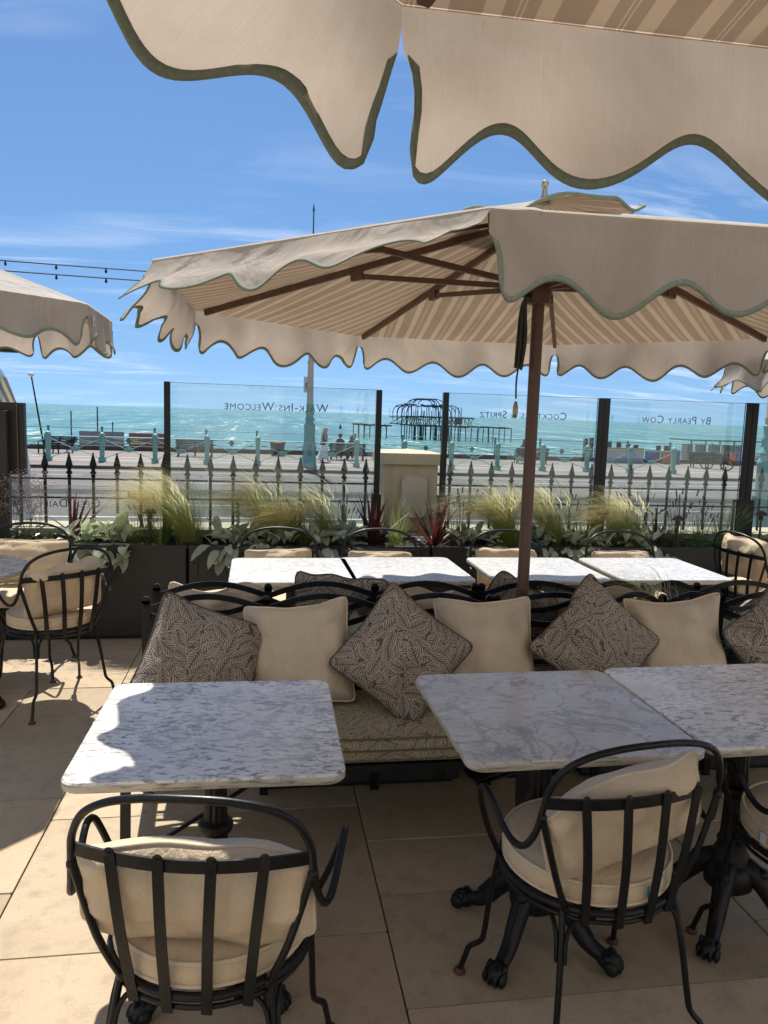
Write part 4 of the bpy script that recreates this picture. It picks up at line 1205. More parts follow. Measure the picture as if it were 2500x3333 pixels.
    if cap:
        rc, zt = 0.25 * R, zc + 0.03
        def capf(u, q):
            a_ = phase - u * 2 * PI
            k = math.cos(PI / n) / math.cos(((u * n) % 1 - 0.5) * 2 * PI / n)
            r = rc * q * k
            z = zt - 0.085 * q ** 1.3 + 0.035 * q * math.cos(a_) + 0.020 * q ** 3 * math.sin(5 * a_ + seed) + 0.010 * q ** 3 * math.sin(8 * a_ + 1.2 * seed)
            return (r * math.cos(a_), r * math.sin(a_), z)
        MB().grid(lambda u, q: capf(1 - u, q), 64, 6, lambda u, q: (u * 2, q * 0.4)).build('vent_cap', 'canvas_white', t, 180)
        MB().grid(lambda u, q: tuple(Vector(capf(u, q)) + Vector((0, 0, -0.005))), 64, 6, lambda u, q: ((u - 0.5) * 2.4, q * 0.4)).build('vent_lining', 'striped_lining', t, 180)
        MB().tube([capf(k / 64, 1.0) for k in range(64)], 0.006, 5, True).build('vent_binding', 'binding', t, 60)
        MB().lathe([(0.03, zt - 0.012), (0.022, zt), (0.015, zt + 0.02), (0.009, zt + 0.045), (0.015, zt + 0.05), (0.009, zt + 0.054), (0.016, zt + 0.064), (0.013, zt + 0.078), (0.003, zt + 0.084)], 12).build('finial', 'brass', t, 45)
    if cord:
        cx, cy = -0.075, -0.03
        cb = MB()
        for k in range(6):
            dx, dy = 0.014 * math.cos(k * 1.05), 0.014 * math.sin(k * 1.05)
            cb.tube(curve([(cx + 0.01, cy, run_z - 0.05), (cx + dx * 0.7, cy + dy * 0.7, run_z - 0.10), (cx + dx * 1.25, cy + dy, run_z - 0.22), (cx - 0.008 + dx, cy + dy, run_z - 0.33 - 0.004 * k)], 4), 0.0062, 5)
        cb.tube(curve([(cx - 0.008 + 0.014 * math.cos(a), cy + 0.012 * math.sin(a), run_z - 0.335 - 0.01 * math.sin(a * 2)) for a in (0, 1.5, 3.1, 4.6)], 4, True), 0.008, 5, True)
        cb.build('cord_bundle', 'cord', t, 60)
        MB().tube(curve([(cx - 0.008, cy, run_z - 0.33), (cx - 0.014, cy, run_z - 0.40), (cx - 0.012, cy, run_z - 0.47)], 4), 0.004, 6).build('cord_end', 'cord', t, 60)
        MB().lathe([(0.004, -0.02), (0.009, -0.016), (0.012, 0.005), (0.011, 0.028), (0.006, 0.046), (0.004, 0.05)], 10).build('toggle', 'brass', t, 45, (cx - 0.012, cy, run_z - 0.53))
        MB().bbox(-0.02, 0.02, -0.012, 0.012, -0.02, 0.02, 0.004).build('cleat', 'iron', t, 0, (-0.064, -0.02, run_z - 0.03))
    if maker_tag:
        i, u = maker_tag
        a, b = V[i], V[(i + 1) % n]
        nr = ((a + b) / 2).normalized()
        p = a.lerp(b, u) + nr * (0.012 + math.sin(R_(tilt[i] if not isinstance(tilt[i], tuple) else tilt[i][0])) * 0.06) + Vector((0, 0, ze - 0.075))
        rz = math.atan2(nr.y, nr.x) + PI / 2
        lt = MB().bbox(-0.022, 0.022, -0.001, 0.001, -0.026, 0.026, 0.0006).build('maker_label', 'tag_white', t, 0, p, (0, 0, rz))
        place('label_print', text_mesh('TUUCI', 0.012, 0.0003, mat='ink'), lt, (0.004, -0.0016, -0.02), (PI / 2, -PI / 2, 0))
        place('label_print', text_mesh('>', 0.03, 0.0003, mat='ink'), lt, (0.012, -0.0016, -0.008), (PI / 2, 0, 0))
    return t
PH = R_(246.2)
MAIN = (1.139, 3.198, 0)
parasol('wide open cream parasol with brown striped underside over the cushioned bench', MAIN, 1.606, 2.063, 2.47, PH, 4,
        [(55, 40), (26, 10), 6, 2, -3, -14, -10, 3], 3, cord=True)
parasol('closest parasol overhead, its pale scalloped valance hanging across the top of the picture', (0.80, -0.334, 0), 1.606, 2.175, 2.58, R_(247.5), 4,
        [0, 12, (84, 8), 6, 4, 3, 0, 0], 8, dk=1.08)
parasol('small parasol at the left edge with a white maker label on its corner', (-1.85, 4.51, 0), 1.03, 2.10, 2.46, R_(23.5 - 45 + 1), 2,
        [8, 8, 4, 6, 20, 10, 4, 2], 5, maker_tag=(7, 0.88))
parasol('small white parasol at the right edge beyond the last table', (4.34, 5.18, 0), 0.955, 2.063, 2.42, R_(-14), 2,
        [6, 4, 6, 14, 24, 6, 4, 2], 9)

# ------------------------------------------------------------------ bistro tables
def table_meshes():
    col = MB()
    pr = [(0.030, 0.715), (0.030, 0.69), (0.024, 0.67), (0.036, 0.655), (0.036, 0.645), (0.026, 0.635), (0.029, 0.62, 0.14), (0.033, 0.46, 0.14), (0.046, 0.452), (0.05, 0.44), (0.046, 0.428), (0.034, 0.42), (0.034, 0.41, 0.14), (0.038, 0.28, 0.14), (0.046, 0.27), (0.042, 0.255), (0.056, 0.225), (0.06, 0.195), (0.052, 0.165)]
    col.lathe(list(reversed(pr)), 24)
    foot = MB()
    path = curve([(0.02, 0, 0.205), (0.075, 0, 0.19), (0.125, 0, 0.135), (0.17, 0, 0.075), (0.215, 0, 0.048), (0.245, 0, 0.042)], 4)
    n = len(path)
    foot.tube(path, [0.045 - 0.024 * (i / (n - 1)) ** 0.6 for i in range(n)], 10)
    foot.blob((0.252, 0, 0.036), (0.040, 0.034, 0.031), 10, 7)
    for k in (-1.5, -0.5, 0.5, 1.5):
        foot.blob((0.276 - 0.006 * abs(k), k * 0.019, 0.026), (0.024, 0.0125, 0.024), 8, 5)
        foot.blob((0.262 - 0.006 * abs(k), k * 0.018, 0.052), (0.016, 0.010, 0.014), 7, 4)
    foot.bar([(0.03, 0, 0.245), (0.10, 0, 0.205), (0.15, 0, 0.14), (0.19, 0, 0.085)], 0.008, 0.03, (0, 1, 0))
    foot.blob((0.105, 0, 0.20), (0.02, 0.026, 0.02), 8, 5)
    und = MB()
    for a in (PI / 4, -PI / 4):
        und.bar([(-0.24 * math.cos(a), -0.24 * math.sin(a), 0.708), (0.24 * math.cos(a), 0.24 * math.sin(a), 0.708)], 0.035, 0.008, (-math.sin(a), math.cos(a), 0))
    hub = MB().lathe([(0.05, 0.10), (0.075, 0.12), (0.078, 0.17), (0.06, 0.20), (0.03, 0.21)], 20)
    return col.mesh('pedestal', 'iron_dark', 40), foot.mesh('claw_foot', 'iron_dark', 60), und.mesh('support_bars', 'iron_dark', 0), hub.mesh('foot_hub', 'iron_dark', 50)
ped_me, foot_me, und_me, hub_me = table_meshes()
def top_mesh(out, m, th=0.026):
    b = MB()
    b.prism(out, 0.714, 0.714 + th, 0.005)
    n = len(out)
    b.mi = [1] * len(b.f)
    for i in range(2 * n, 3 * n): b.mi[i] = 0
    b.mi[-1] = 0
    return b.mesh('marble_top', [m, 'marble_edge'], 40)
def table(label, x, y, m, rz=0.0, w=0.665, d=0.665, rnd_top=None, grp=None):
    t = thing('bistro_table', label, 'table', (x, y, 0), rz, grp)
    out = [(rnd_top * math.cos(2 * PI * k / 48), rnd_top * math.sin(2 * PI * k / 48)) for k in range(48)] if rnd_top else rrect(w, d, 0.045, 6)
    place('marble_top', top_mesh(out, m), t)
    place('pedestal', ped_me, t); place('support_bars', und_me, t); place('foot_hub', hub_me, t)
    for k in range(4): place('claw_foot', foot_me, t, (0, 0, 0), (0, 0, PI / 4 + k * PI / 2), (0.96, 0.88, 0.92))
    return t
table('flecked grey and white marble table at the front left, half in sunlight', -0.122, 2.075, 'marble_fleck', -0.012)
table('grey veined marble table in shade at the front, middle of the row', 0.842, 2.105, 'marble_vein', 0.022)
table('flecked marble table at the front, cut off by the right edge', 1.515, 2.135, 'marble_fleck', 0.03)
table('sunlit far marble table, leftmost of the row behind the bench', 0.158, 4.17, 'marble_pale', 0.01)
table('sunlit far marble table pushed against the leftmost far one, its front corner shaded', 0.79, 4.20, 'marble_pale', 0.02)
table('sunlit far marble table crossed by the parasol pole', 1.565, 4.20, 'marble_pale', 0.0)
table('sunlit far marble table at the right, behind the tuft of grass', 2.29, 4.20, 'marble_pale', 0.0)
table('round marble table cut off by the left edge', -1.60, 4.23, 'marble_fleck', 0.4, rnd_top=0.37)
table('far marble table corner at the right edge by the planters', 3.78, 4.70, 'marble_pale', 0.0)

# ------------------------------------------------------------------ wrought-iron armchairs
def chair(label, x, y, rz, grp):
    t = thing('iron_armchair', label, 'chair', (x, y, 0), rz, grp)
    for nm, me in CH: place(nm, me, t)
    return t
def chair_meshes():
    out = []
    ring = [(0.222 * math.cos(a), 0.222 * math.sin(a), 0.43) for a in [2 * PI * k / 40 for k in range(40)]]
    b = MB().tube(ring, 0.0095, 8, True)
    b.tube([(p[0] * 0.985, p[1] * 0.985, 0.405) for p in ring], 0.006, 6, True)
    out.append(('seat_ring', b.mesh('seat_ring', 'iron', 60)))
    b = MB()
    for k in range(-3, 4):
        yy = k * 0.058; w = math.sqrt(max(0, 0.216 ** 2 - yy ** 2))
        b.box(-w, w, yy - 0.012, yy + 0.012, 0.425, 0.430)
    out.append(('seat_straps', b.mesh('seat_straps', 'iron', 0)))
    half = [(-0.208, 0.085, 0.43), (-0.250, 0.080, 0.52), (-0.278, 0.068, 0.60), (-0.290, 0.045, 0.650), (-0.292, 0.012, 0.662), (-0.288, -0.025, 0.645), (-0.280, -0.070, 0.605), (-0.272, -0.115, 0.588), (-0.262, -0.152, 0.600), (-0.250, -0.176, 0.645), (-0.243, -0.190, 0.705), (-0.236, -0.200, 0.755), (-0.210, -0.214, 0.806), (-0.160, -0.230, 0.840), (-0.085, -0.243, 0.859), (0, -0.248, 0.864)]
    full = half + [(-p[0], p[1], p[2]) for p in reversed(half[:-1])]
    out.append(('arm_and_hoop', MB().tube(curve(full, 5), 0.0085, 8).mesh('arm_and_hoop', 'iron', 60)))
    def rail(a, z=0.722): return Vector((0.243 * a, -0.240 + 0.050 * a * a, z))
    out.append(('back_rail', MB().bar([rail(-1 + k / 10) for k in range(21)], 0.027, 0.006, (0, 0, 1)).mesh('back_rail', 'iron', 30)))
    for a in (-0.63, -0.215, 0.215, 0.63):
        xb = 0.185 * a
        p0 = Vector((xb, -math.sqrt(0.229 ** 2 - xb ** 2), 0.398)); p1 = rail(a, 0.736) + Vector((0, -0.006, 0))
        pm = p0.lerp(p1, 0.5) + Vector((0, -0.010, 0))
        b = MB().bar(curve([p0, pm, p1], 4), 0.022, 0.005, (1, 0, 0))
        b.blob(tuple(p1 + Vector((0, 0.0, 0.0))), (0.0112, 0.003, 0.0112), 10, 6)
        b.blob(tuple(p0 + Vector((0, 0.004, 0.028))), (0.013, 0.006, 0.005), 8, 4)
        out.append(('slat', b.mesh('slat', 'iron', 30)))
    for s in (-1, 1):
        out.append(('upright', MB().tube(curve([(s * 0.150, -0.166, 0.42), (s * 0.196, -0.186, 0.53), (s * 0.243, -0.190, 0.69)], 4), 0.0085, 8).blob((s * 0.243, -0.19, 0.686), (0.0115, 0.0115, 0.012), 8, 5).blob((s * 0.152, -0.167, 0.43), (0.012, 0.012, 0.010), 8, 5).mesh('upright', 'iron', 60)))
        for nm, pts in (('front_leg', [(s * 0.205, 0.09, 0.43), (s * 0.212, 0.118, 0.30), (s * 0.216, 0.138, 0.165), (s * 0.222, 0.150, 0.13), (s * 0.240, 0.176, 0.10), (s * 0.246, 0.186, 0.07), (s * 0.256, 0.204, 0.006)]),
                        ('rear_leg', [(s * 0.156, -0.160, 0.43), (s * 0.172, -0.192, 0.30), (s * 0.186, -0.214, 0.165), (s * 0.192, -0.222, 0.13), (s * 0.214, -0.238, 0.10), (s * 0.220, -0.244, 0.07), (s * 0.236, -0.262, 0.006)])):
            b = MB().tube(curve(pts, 4), 0.0082, 8)
            g = -1 if nm == 'front_leg' else 1
            p = Vector(pts[0])
            tang = Vector((-p.y, p.x, 0)).normalized()
            for q in (-1, 1):
                e = (p + tang * q * 0.085); e = e.normalized() * 0.0 + Vector((e.x, e.y, 0)).normalized() * 0.215 + Vector((0, 0, 0.412))
                lo = Vector(pts[0]).lerp(Vector(pts[1]), 0.95)
                b.tube(curve([e, e.lerp(p, 0.55) + Vector((0, 0, -0.018)), Vector(pts[0]).lerp(Vector(pts[1]), 0.45) + tang * q * 0.014, lo + tang * q * 0.010], 4), 0.006, 6)
            out.append((nm, b.mesh(nm, 'iron', 60)))
            e = pts[-1]
            out.append(('foot_cap', MB().lathe([(0.017, 0.0), (0.018, 0.006), (0.012, 0.013), (0.009, 0.016)], 12, (e[0], e[1], 0)).mesh('foot_cap', 'rust_foot', 40)))
    return out
CH = chair_meshes()

def seat_cushion_meshes():
    b = MB()
    prof = [(0.0, 0.002), (0.19, 0.0), (0.212, 0.006), (0.219, 0.016), (0.221, 0.032), (0.219, 0.047), (0.212, 0.056), (0.17, 0.063), (0.10, 0.068), (0.0, 0.069)]
    b.lathe([(max(r, 0.001), z) for r, z in prof], 40)
    pp = MB()
    for z in (0.006, 0.056):
        pp.tube([(0.2155 * math.cos(a), 0.2155 * math.sin(a), z) for a in [2 * PI * k / 48 for k in range(48)]], 0.0042, 6, True)
    return b.mesh('pad', 'cream_cloth', 50), pp.mesh('piping', 'piping', 60)
pad_me, padp_me = seat_cushion_meshes()

def pillow_parts(w, h, T, m, seed, pinch=0.07, N=18, sag=0.0, piping='piping', pr=0.0042, kx=0.36):
    rd = random.Random(seed)
    off = Vector((rd.uniform(-50, 50), rd.uniform(-50, 50), rd.uniform(-50, 50)))
    def pos(u, v, side):
        cr = 1 - 0.055 * abs(u) ** 7 * abs(v) ** 7
        x = w / 2 * u * (1 - pinch * (1 - v * v) * abs(u)) * cr
        z = h / 2 * v * (1 - pinch * (1 - u * u) * abs(v)) * cr
        k = max(0.0, (1 - u * u) * (1 - v * v))
        y = T * (k ** kx) * (0.92 + 0.30 * noise.noise(Vector((u * 1.3, v * 1.3, side)) + off))
        y += T * 0.26 * min(1, k * 4) * noise.noise(Vector((u * 3.2, v * 3.2, side * 3)) + off)
        y += T * 0.10 * (1 - k) * min(1, k * 6) * math.sin(7 * (u + 0.6 * v) + off.x)
        z += 0.02 * h * noise.noise(Vector((u * 2.1, v * 2.1, 9)) + off) * (1 - abs(u) ** 4)
        # slouch: upper edge folds back a little
        bend = 0.22 * h * (max(0.0, v) ** 2) * noise.noise(Vector((u * 1.5, 7, 3)) + off)
        z -= sag * h * (1 - u * u) * max(0, v)
        return (x, -side * y + bend, z)
    b = MB()
    uo, vo = rd.uniform(0, 5), rd.uniform(0, 5)
    def uvf(i, j): return (uo + (i * 2 - 1) * w / 2, vo + (j * 2 - 1) * h / 2)
    b.grid(lambda i, j: pos(i * 2 - 1, j * 2 - 1, 1), N, N, uvf)
    b.grid(lambda i, j: pos(1 - i * 2, j * 2 - 1, -1), N, N, uvf)
    per = [(-1 + 2 * k / N, -1) for k in range(N)] + [(1, -1 + 2 * k / N) for k in range(N)] + [(1 - 2 * k / N, 1) for k in range(N)] + [(-1, 1 - 2 * k / N) for k in range(N)]
    pts = []
    for k, (u, v) in enumerate(per):
        pts.append(Vector(pos(u, v, 1)))
    # round the corners
    pts2 = []
    n = len(pts)
    for k in range(n):
        if k % N == 0: pts2.append((pts[k - 1] + pts[(k + 1) % n] + pts[k] * 3) / 5)
        else: pts2.append(pts[k])
    return b.mesh('cover', m, 180), (MB().tube(pts2, pr, 6, True).mesh('piping', piping, 60) if piping else None)
def pillow(name, label, w, h, T, m, seed, loc, roll=0.0, lean=0.0, yaw=0.0, grp=None, piping='piping', pinch=0.07, cat='cushion', sag=0.0, kx=0.36):
    c_, p_ = pillow_parts(w, h, T, m, seed, pinch, 18, sag, piping, 0.0042, kx)
    t = thing(name, label, cat, loc, 0, grp)
    mt = Matrix.Rotation(yaw, 3, 'Z') @ Matrix.Rotation(-lean, 3, 'X') @ Matrix.Rotation(-roll, 3, 'Y')
    t.rotation_euler = mt.to_euler()
    place('cover', c_, t)
    if p_: place('piping', p_, t)
    return t
def care_tag(loc, rz, tilt, name='care_label', parent=None):
    t = place(name, MB().bbox(-0.012, 0.012, -0.0008, 0.0008, -0.03, 0, 0.0004).mesh('care_label', 'tag_white', 0), parent, loc, (tilt, 0, rz))
    b = place('care_stripe', MB().bbox(-0.012, -0.008, -0.0014, 0.0014, -0.03, 0, 0.0003).mesh('care_stripe', 'tag_blue', 0), t)

seats = [  # x, y, facing, chair label, seat pad label, back cushion label, (roll, lean, lift)
    (-0.10, 1.66, -10, 'black iron armchair seen from behind at the front left marble table', 'round cream seat pad on the front left armchair', 'cream back cushion slumped behind the slats of the front left armchair', (-1.5, 12, -0.004, 0.50, 0.212)),
    (0.86, 1.815, 8, 'black iron armchair seen from behind at the grey veined table', 'round cream seat pad on the armchair at the grey veined table', 'cream back cushion tipped up at its right in the armchair by the grey veined table', (19, 12, 0.012, 0.44, 0.235)),
    (1.60, 1.85, -4, 'black iron armchair cut off by the right edge', 'round cream seat pad at the right edge with a blue care label', None, None),
    (-1.125, 4.27, 40, 'black iron armchair on the left, turned towards the round table', 'round cream seat pad on the armchair turned towards the round table', 'cream back cushion in the armchair turned towards the round table', (3, 8, 0.0, 0.42, 0.27)),
    (-1.43, 4.74, 176, 'black iron armchair behind the round table at the left edge', 'round cream seat pad on the armchair behind the round table', 'plump cream back cushion in the armchair behind the round table', (0, 20, 0.0, 0.48, 0.27)),
    (0.093, 4.62, 178, 'black iron armchair behind the leftmost far table', 'seat pad on the armchair behind the leftmost far table', 'creased cream cushion top showing above the leftmost far table', (-2, 22, 0.0, 0.42, 0.235)),
    (0.745, 4.60, 181, 'black iron armchair behind the second far table, below the pillar', 'seat pad on the armchair behind the second far table', 'cream cushion top showing above the second far table', (1, 22, 0.0, 0.42, 0.225)),
    (1.575, 4.59, 179, 'black iron armchair behind the far table with the parasol pole', 'seat pad on the armchair behind the table with the parasol pole', 'cream cushion top showing above the far table by the parasol pole', (0, 22, 0.005, 0.42, 0.245)),
    (2.372, 4.59, 180, 'black iron armchair behind the far table with the grass tuft', 'seat pad on the armchair behind the table with the grass tuft', 'cream cushion top showing above the far table with the grass tuft', (-1, 22, 0.0, 0.42, 0.235)),
    (3.47, 4.86, -82, 'black iron armchair on the far right with its slatted back to the left', 'seat pad on the far right armchair', 'pleated cream cushion behind the slats of the far right armchair', (0, 8, 0.03, 0.42, 0.29)),
]
for i, (x, y, f, l1, l2, l3, pc) in enumerate(seats):
    rz = R_(f)
    chair(l1, x, y, rz, 'black iron garden armchairs')
    t = thing('seat_pad', l2, 'cushion', (x, y, 0.441), rz, 'round seat pads')
    place('pad', pad_me, t); place('piping', padp_me, t)
    if i == 1: care_tag((0.045, -0.222, 0.052), 0.2, -0.05, parent=t)
    if i == 2: care_tag((-0.222, -0.06, 0.045), -1.3, 0.0, parent=t)
    if pc:
        roll, lean, lift, w, h = pc
        off = Matrix.Rotation(rz, 3, 'Z') @ Vector((0, -0.150, 0))
        # the plump front faces the sitter: turn the pillow round and lean it on the slats
        pillow('back_cushion', l3, w, h, 0.058, 'cream_cloth', 40 + i, (x + off.x, y + off.y, 0.512 + h / 2 * 0.985 + lift), R_(roll), -R_(lean), rz, 'chair back cushions', pinch=0.03, kx=0.22)

# ------------------------------------------------------------------ back-to-back benches
def bench(label, x0, posts, yb, front, ends=True):
    """iron bench; yb = line of the back, front = +1 faces -Y (camera), -1 faces +Y"""
    L = posts[-1]
    t = thing('iron_bench', label, 'bench', (x0, yb, 0), 0, 'black iron benches, back to back')
    D = 0.50 * front
    ZT = 0.855
    for p in posts:
        b = MB()
        b.bar([(p, 0, 0), (p, 0, ZT - 0.018)], 0.034, 0.012, (1, 0, 0))
        b.prism([(0.017 * math.cos(a), 0.017 * math.sin(a)) for a in [2 * PI * k / 14 for k in range(14)]], -0.006, 0.006, 0, lambda q: (q[0] + p, q[2], q[1] + ZT - 0.018))
        b.build('back_post', 'iron', t, 30)
    for a, c in zip(posts, posts[1:]):
        for sgn, z0, hgt in ((1, ZT - 0.055, 0.055), (-1, ZT - 0.075, 0.062)):
            pts = [(a + (c - a) * k / 12, -0.011 * sgn, z0 + sgn * hgt * math.sin(PI * k / 12)) for k in range(13)]
            MB().bar(pts, 0.024, 0.008, (0, 0, 1)).build('back_arc', 'iron', t, 30)
        for z in (ZT - 0.20, ZT - 0.30): MB().bar([(a + 0.018, 0, z), (c - 0.018, 0, z)], 0.024, 0.008, (0, 0, 1)).build('back_bar', 'iron', t, 0)
    fr = MB()
    for yy in (-0.02 * front, -D): fr.box(-0.01, L + 0.01, min(yy, yy - 0.02 * front), max(yy, yy - 0.02 * front), 0.335, 0.362)
    for k in range(int(L / 0.12) + 1): fr.box(k * 0.12, k * 0.12 + 0.03, min(-0.04 * front, -D), max(-0.04 * front, -D), 0.345, 0.358)
    fr.build('seat_frame', 'iron_dark', t, 0)
    for p in (posts[0], posts[-1]):
        MB().bar([(p, -D + 0.01 * front, 0.335), (p, -D - 0.02 * front, 0)], 0.034, 0.012, (1, 0, 0)).build('front_leg', 'iron', t, 0)
        MB().bar([(p + (0.02 if p == 0 else -0.02), 0.0, 0.02), (p + (0.02 if p == 0 else -0.02), -D * 0.98, 0.32)], 0.028, 0.008, (1, 0, 0)).build('side_brace', 'iron', t, 0)
    for a, c in ((posts[0], posts[0] + 0.5),):
        MB().tube([(a + 0.02, -D + 0.03 * front, 0.03), (c - 0.02, -D + 0.03 * front, 0.32)], 0.008, 6).build('stretcher', 'iron', t, 60)
    return t
BN, BF = 3.085, 3.315
bench('black iron bench facing the camera, left half', -0.455, [0, 0.47, 0.94, 1.41], BN, 1)
bench('black iron bench facing the camera, right half', 0.985, [0, 0.50, 0.76, 1.04, 1.52], BN, 1)
bench('black iron bench facing the sea, left half', -0.445, [0, 0.47, 0.94, 1.40], BF, -1)
bench('black iron bench facing the sea, right half', 0.985, [0, 0.50, 0.79, 1.06, 1.52], BF, -1)
def bench_cushion(label, x0, x1, y0, y1, m, z0=0.363):
    t = thing('bench_cushion', label, 'cushion', ((x0 + x1) / 2, (y0 + y1) / 2, z0), 0, 'long bench cushions')
    w, d, h = (x1 - x0) / 2, (y1 - y0) / 2, 0.098
    prof = [(-d + 0.02, 0.0), (-d + 0.006, 0.006), (-d, 0.022), (-d + 0.001, 0.046), (-d - 0.001, 0.074), (-d + 0.006, 0.088), (-d + 0.02, 0.094), (-d + 0.09, 0.100), (0, 0.104), (d - 0.09, 0.100), (d - 0.02, 0.092), (d - 0.004, 0.080), (d, 0.05), (d - 0.004, 0.02), (d - 0.02, 0.0), (0, -0.001), (-d + 0.02, 0.0)]
    acc = [0]
    for a, b2 in zip(prof, prof[1:]): acc.append(acc[-1] + math.hypot(b2[0] - a[0], b2[1] - a[1]))
    np_ = len(prof) - 1; nx = int((x1 - x0) / 0.05)
    sd = rnd.uniform(0, 50)
    def f(u, q):
        p = prof[round(q * np_)]
        x = -w + 2 * w * u
        e = 1 - 0.12 * max(0, (abs(2 * u - 1) - 0.97) / 0.03)
        return (x, p[0] * e, p[1] + (0.006 * noise.noise(Vector((x * 7, p[0] * 7, sd))) if p[1] > 0.06 else 0))
    b = MB().grid(f, nx, np_, lambda u, q: (x0 + 2 * w * u, acc[round(q * np_)]))
    for s in (0, 1): b.add([f(s, k / np_) for k in range(np_)], [tuple(range(np_))], [(prof[k][0], prof[k][1]) for k in range(np_)])
    b.build('cover', m, t, 180)
    pp = MB()
    for (yy, zz) in ((-d + 0.003, 0.090), (-d + 0.003, 0.008), (-d - 0.003, 0.047)):
        pp.tube([(-w + 2 * w * k / 30, yy, zz) for k in range(31)], 0.0040, 6)
    pp.build('piping', m, t, 60)
    return t
bench_cushion('long bench cushion with gold and green leaf pattern between the front tables', -0.46, 0.95, 2.575, 3.075, 'botanic_gold')
bench_cushion('gold leaf patterned bench cushion behind the grey veined table', 0.985, 2.5, 2.575, 3.075, 'botanic_gold')
bench_cushion('bench cushion on the sea-facing bench, left half', -0.44, 0.95, 3.325, 3.81, 'botanic_gold')
bench_cushion('bench cushion on the sea-facing bench, right half', 0.985, 2.5, 3.325, 3.81, 'botanic_gold')

PW = 'loose cushions along the bench'
DK = 'botanic_brown'
def bp(label, x, z, y, w, roll, m, seed, lean=24, yaw=0, T=0.088):
    pillow('bench_pillow', label, w, w, T, m, seed, (x, y, z), R_(roll), R_(lean), R_(yaw), PW, piping=('piping' if m == 'beige_cloth' else DK), pinch=0.10, sag=(0.05 if m == 'beige_cloth' else 0.0))
bp('brown leaf-patterned pillow leaning at the left end of the bench', -0.225, 0.650, 2.83, 0.455, -24, DK, 1, 20, 14, 0.085)
bp('plain beige pillow between the two left patterned pillows', 0.145, 0.660, 2.935, 0.425, 5.5, 'beige_cloth', 2, 20, -3)
bp('brown leaf-patterned pillow on its corner, second from the left', 0.535, 0.680, 2.83, 0.425, 52, DK, 3, 24, -4, 0.09)
bp('plain beige pillow below the parasol pole', 0.905, 0.672, 2.945, 0.425, 0.5, 'beige_cloth', 4, 20)
bp('brown leaf-patterned pillow on its corner right of the parasol pole', 1.345, 0.705, 2.86, 0.425, 46, DK, 5, 22, 3, 0.085)
bp('plain beige pillow at the right between two patterned ones', 1.750, 0.672, 2.945, 0.43, 2.5, 'beige_cloth', 6, 20)
bp('brown leaf-patterned pillow cut off by the right edge', 2.175, 0.69, 2.85, 0.43, 36, DK, 7, 22)
def fp(label, x, z, w, roll, m, seed, yaw=180):
    pillow('bench_pillow', label, w, w, 0.07, m, seed, (x, 3.455, z), R_(roll), R_(20), R_(yaw), PW, piping=('piping' if m == 'beige_cloth' else DK), pinch=0.07)
fp('beige pillow on the sea-facing bench, behind the left end of the back rail', -0.20, 0.625, 0.43, 0, 'beige_cloth', 21)
fp('patterned pillow on the sea-facing bench, below the two joined far tables', 0.35, 0.655, 0.44, 3, DK, 22)
fp('beige pillow on the sea-facing bench left of the parasol pole', 0.80, 0.615, 0.43, 0, 'beige_cloth', 23)
fp('patterned pillow on the sea-facing bench beside the parasol pole', 1.18, 0.645, 0.42, 24, DK, 24)
fp('beige pillow on the sea-facing bench right of the parasol pole', 1.58, 0.61, 0.42, -3, 'beige_cloth', 25)
fp('patterned pillow on the sea-facing bench at the far right', 2.62, 0.67, 0.42, 40, DK, 26)

planter('dark trough between the benches, left one', 0.0, 0.86, 3.10, 3.30, 0.56, 'troughs between the benches')
planter('dark trough between the benches, right one', 1.42, 2.46, 3.10, 3.30, 0.56, 'troughs between the benches')
# ------------------------------------------------------------------ planting
pr_ = random.Random(77)
def blade(b, p, d, up, L, w, bend, seg=5, taper=1.0, wind=(0, 0)):
    """ribbon blade from p; d = horizontal heading, up = start slope, bend = droop"""
    P = Vector(p); pts = []
    vx = Vector((d[0] * (1 - up), d[1] * (1 - up), up)).normalized()
    for k in range(seg + 1):
        pts.append(P.copy())
        P = P + vx * (L / seg)
        vx = (vx + Vector((d[0] * bend * 0.6 + wind[0], d[1] * bend * 0.6 + wind[1], -bend)) / seg).normalized()
    s = Vector((-d[1], d[0], 0))
    vs, fs = [], []
    for k, q in enumerate(pts):
        u = k / seg
        ww = w * (0.6 + 0.4 * min(1, u * 4)) * (1 - u ** 1.5) ** taper + 0.0003
        vs += [q - s * ww / 2, q + s * ww / 2]
    for k in range(seg): fs.append((2 * k, 2 * k + 1, 2 * k + 3, 2 * k + 2))
    b.add(vs, fs)
    return pts
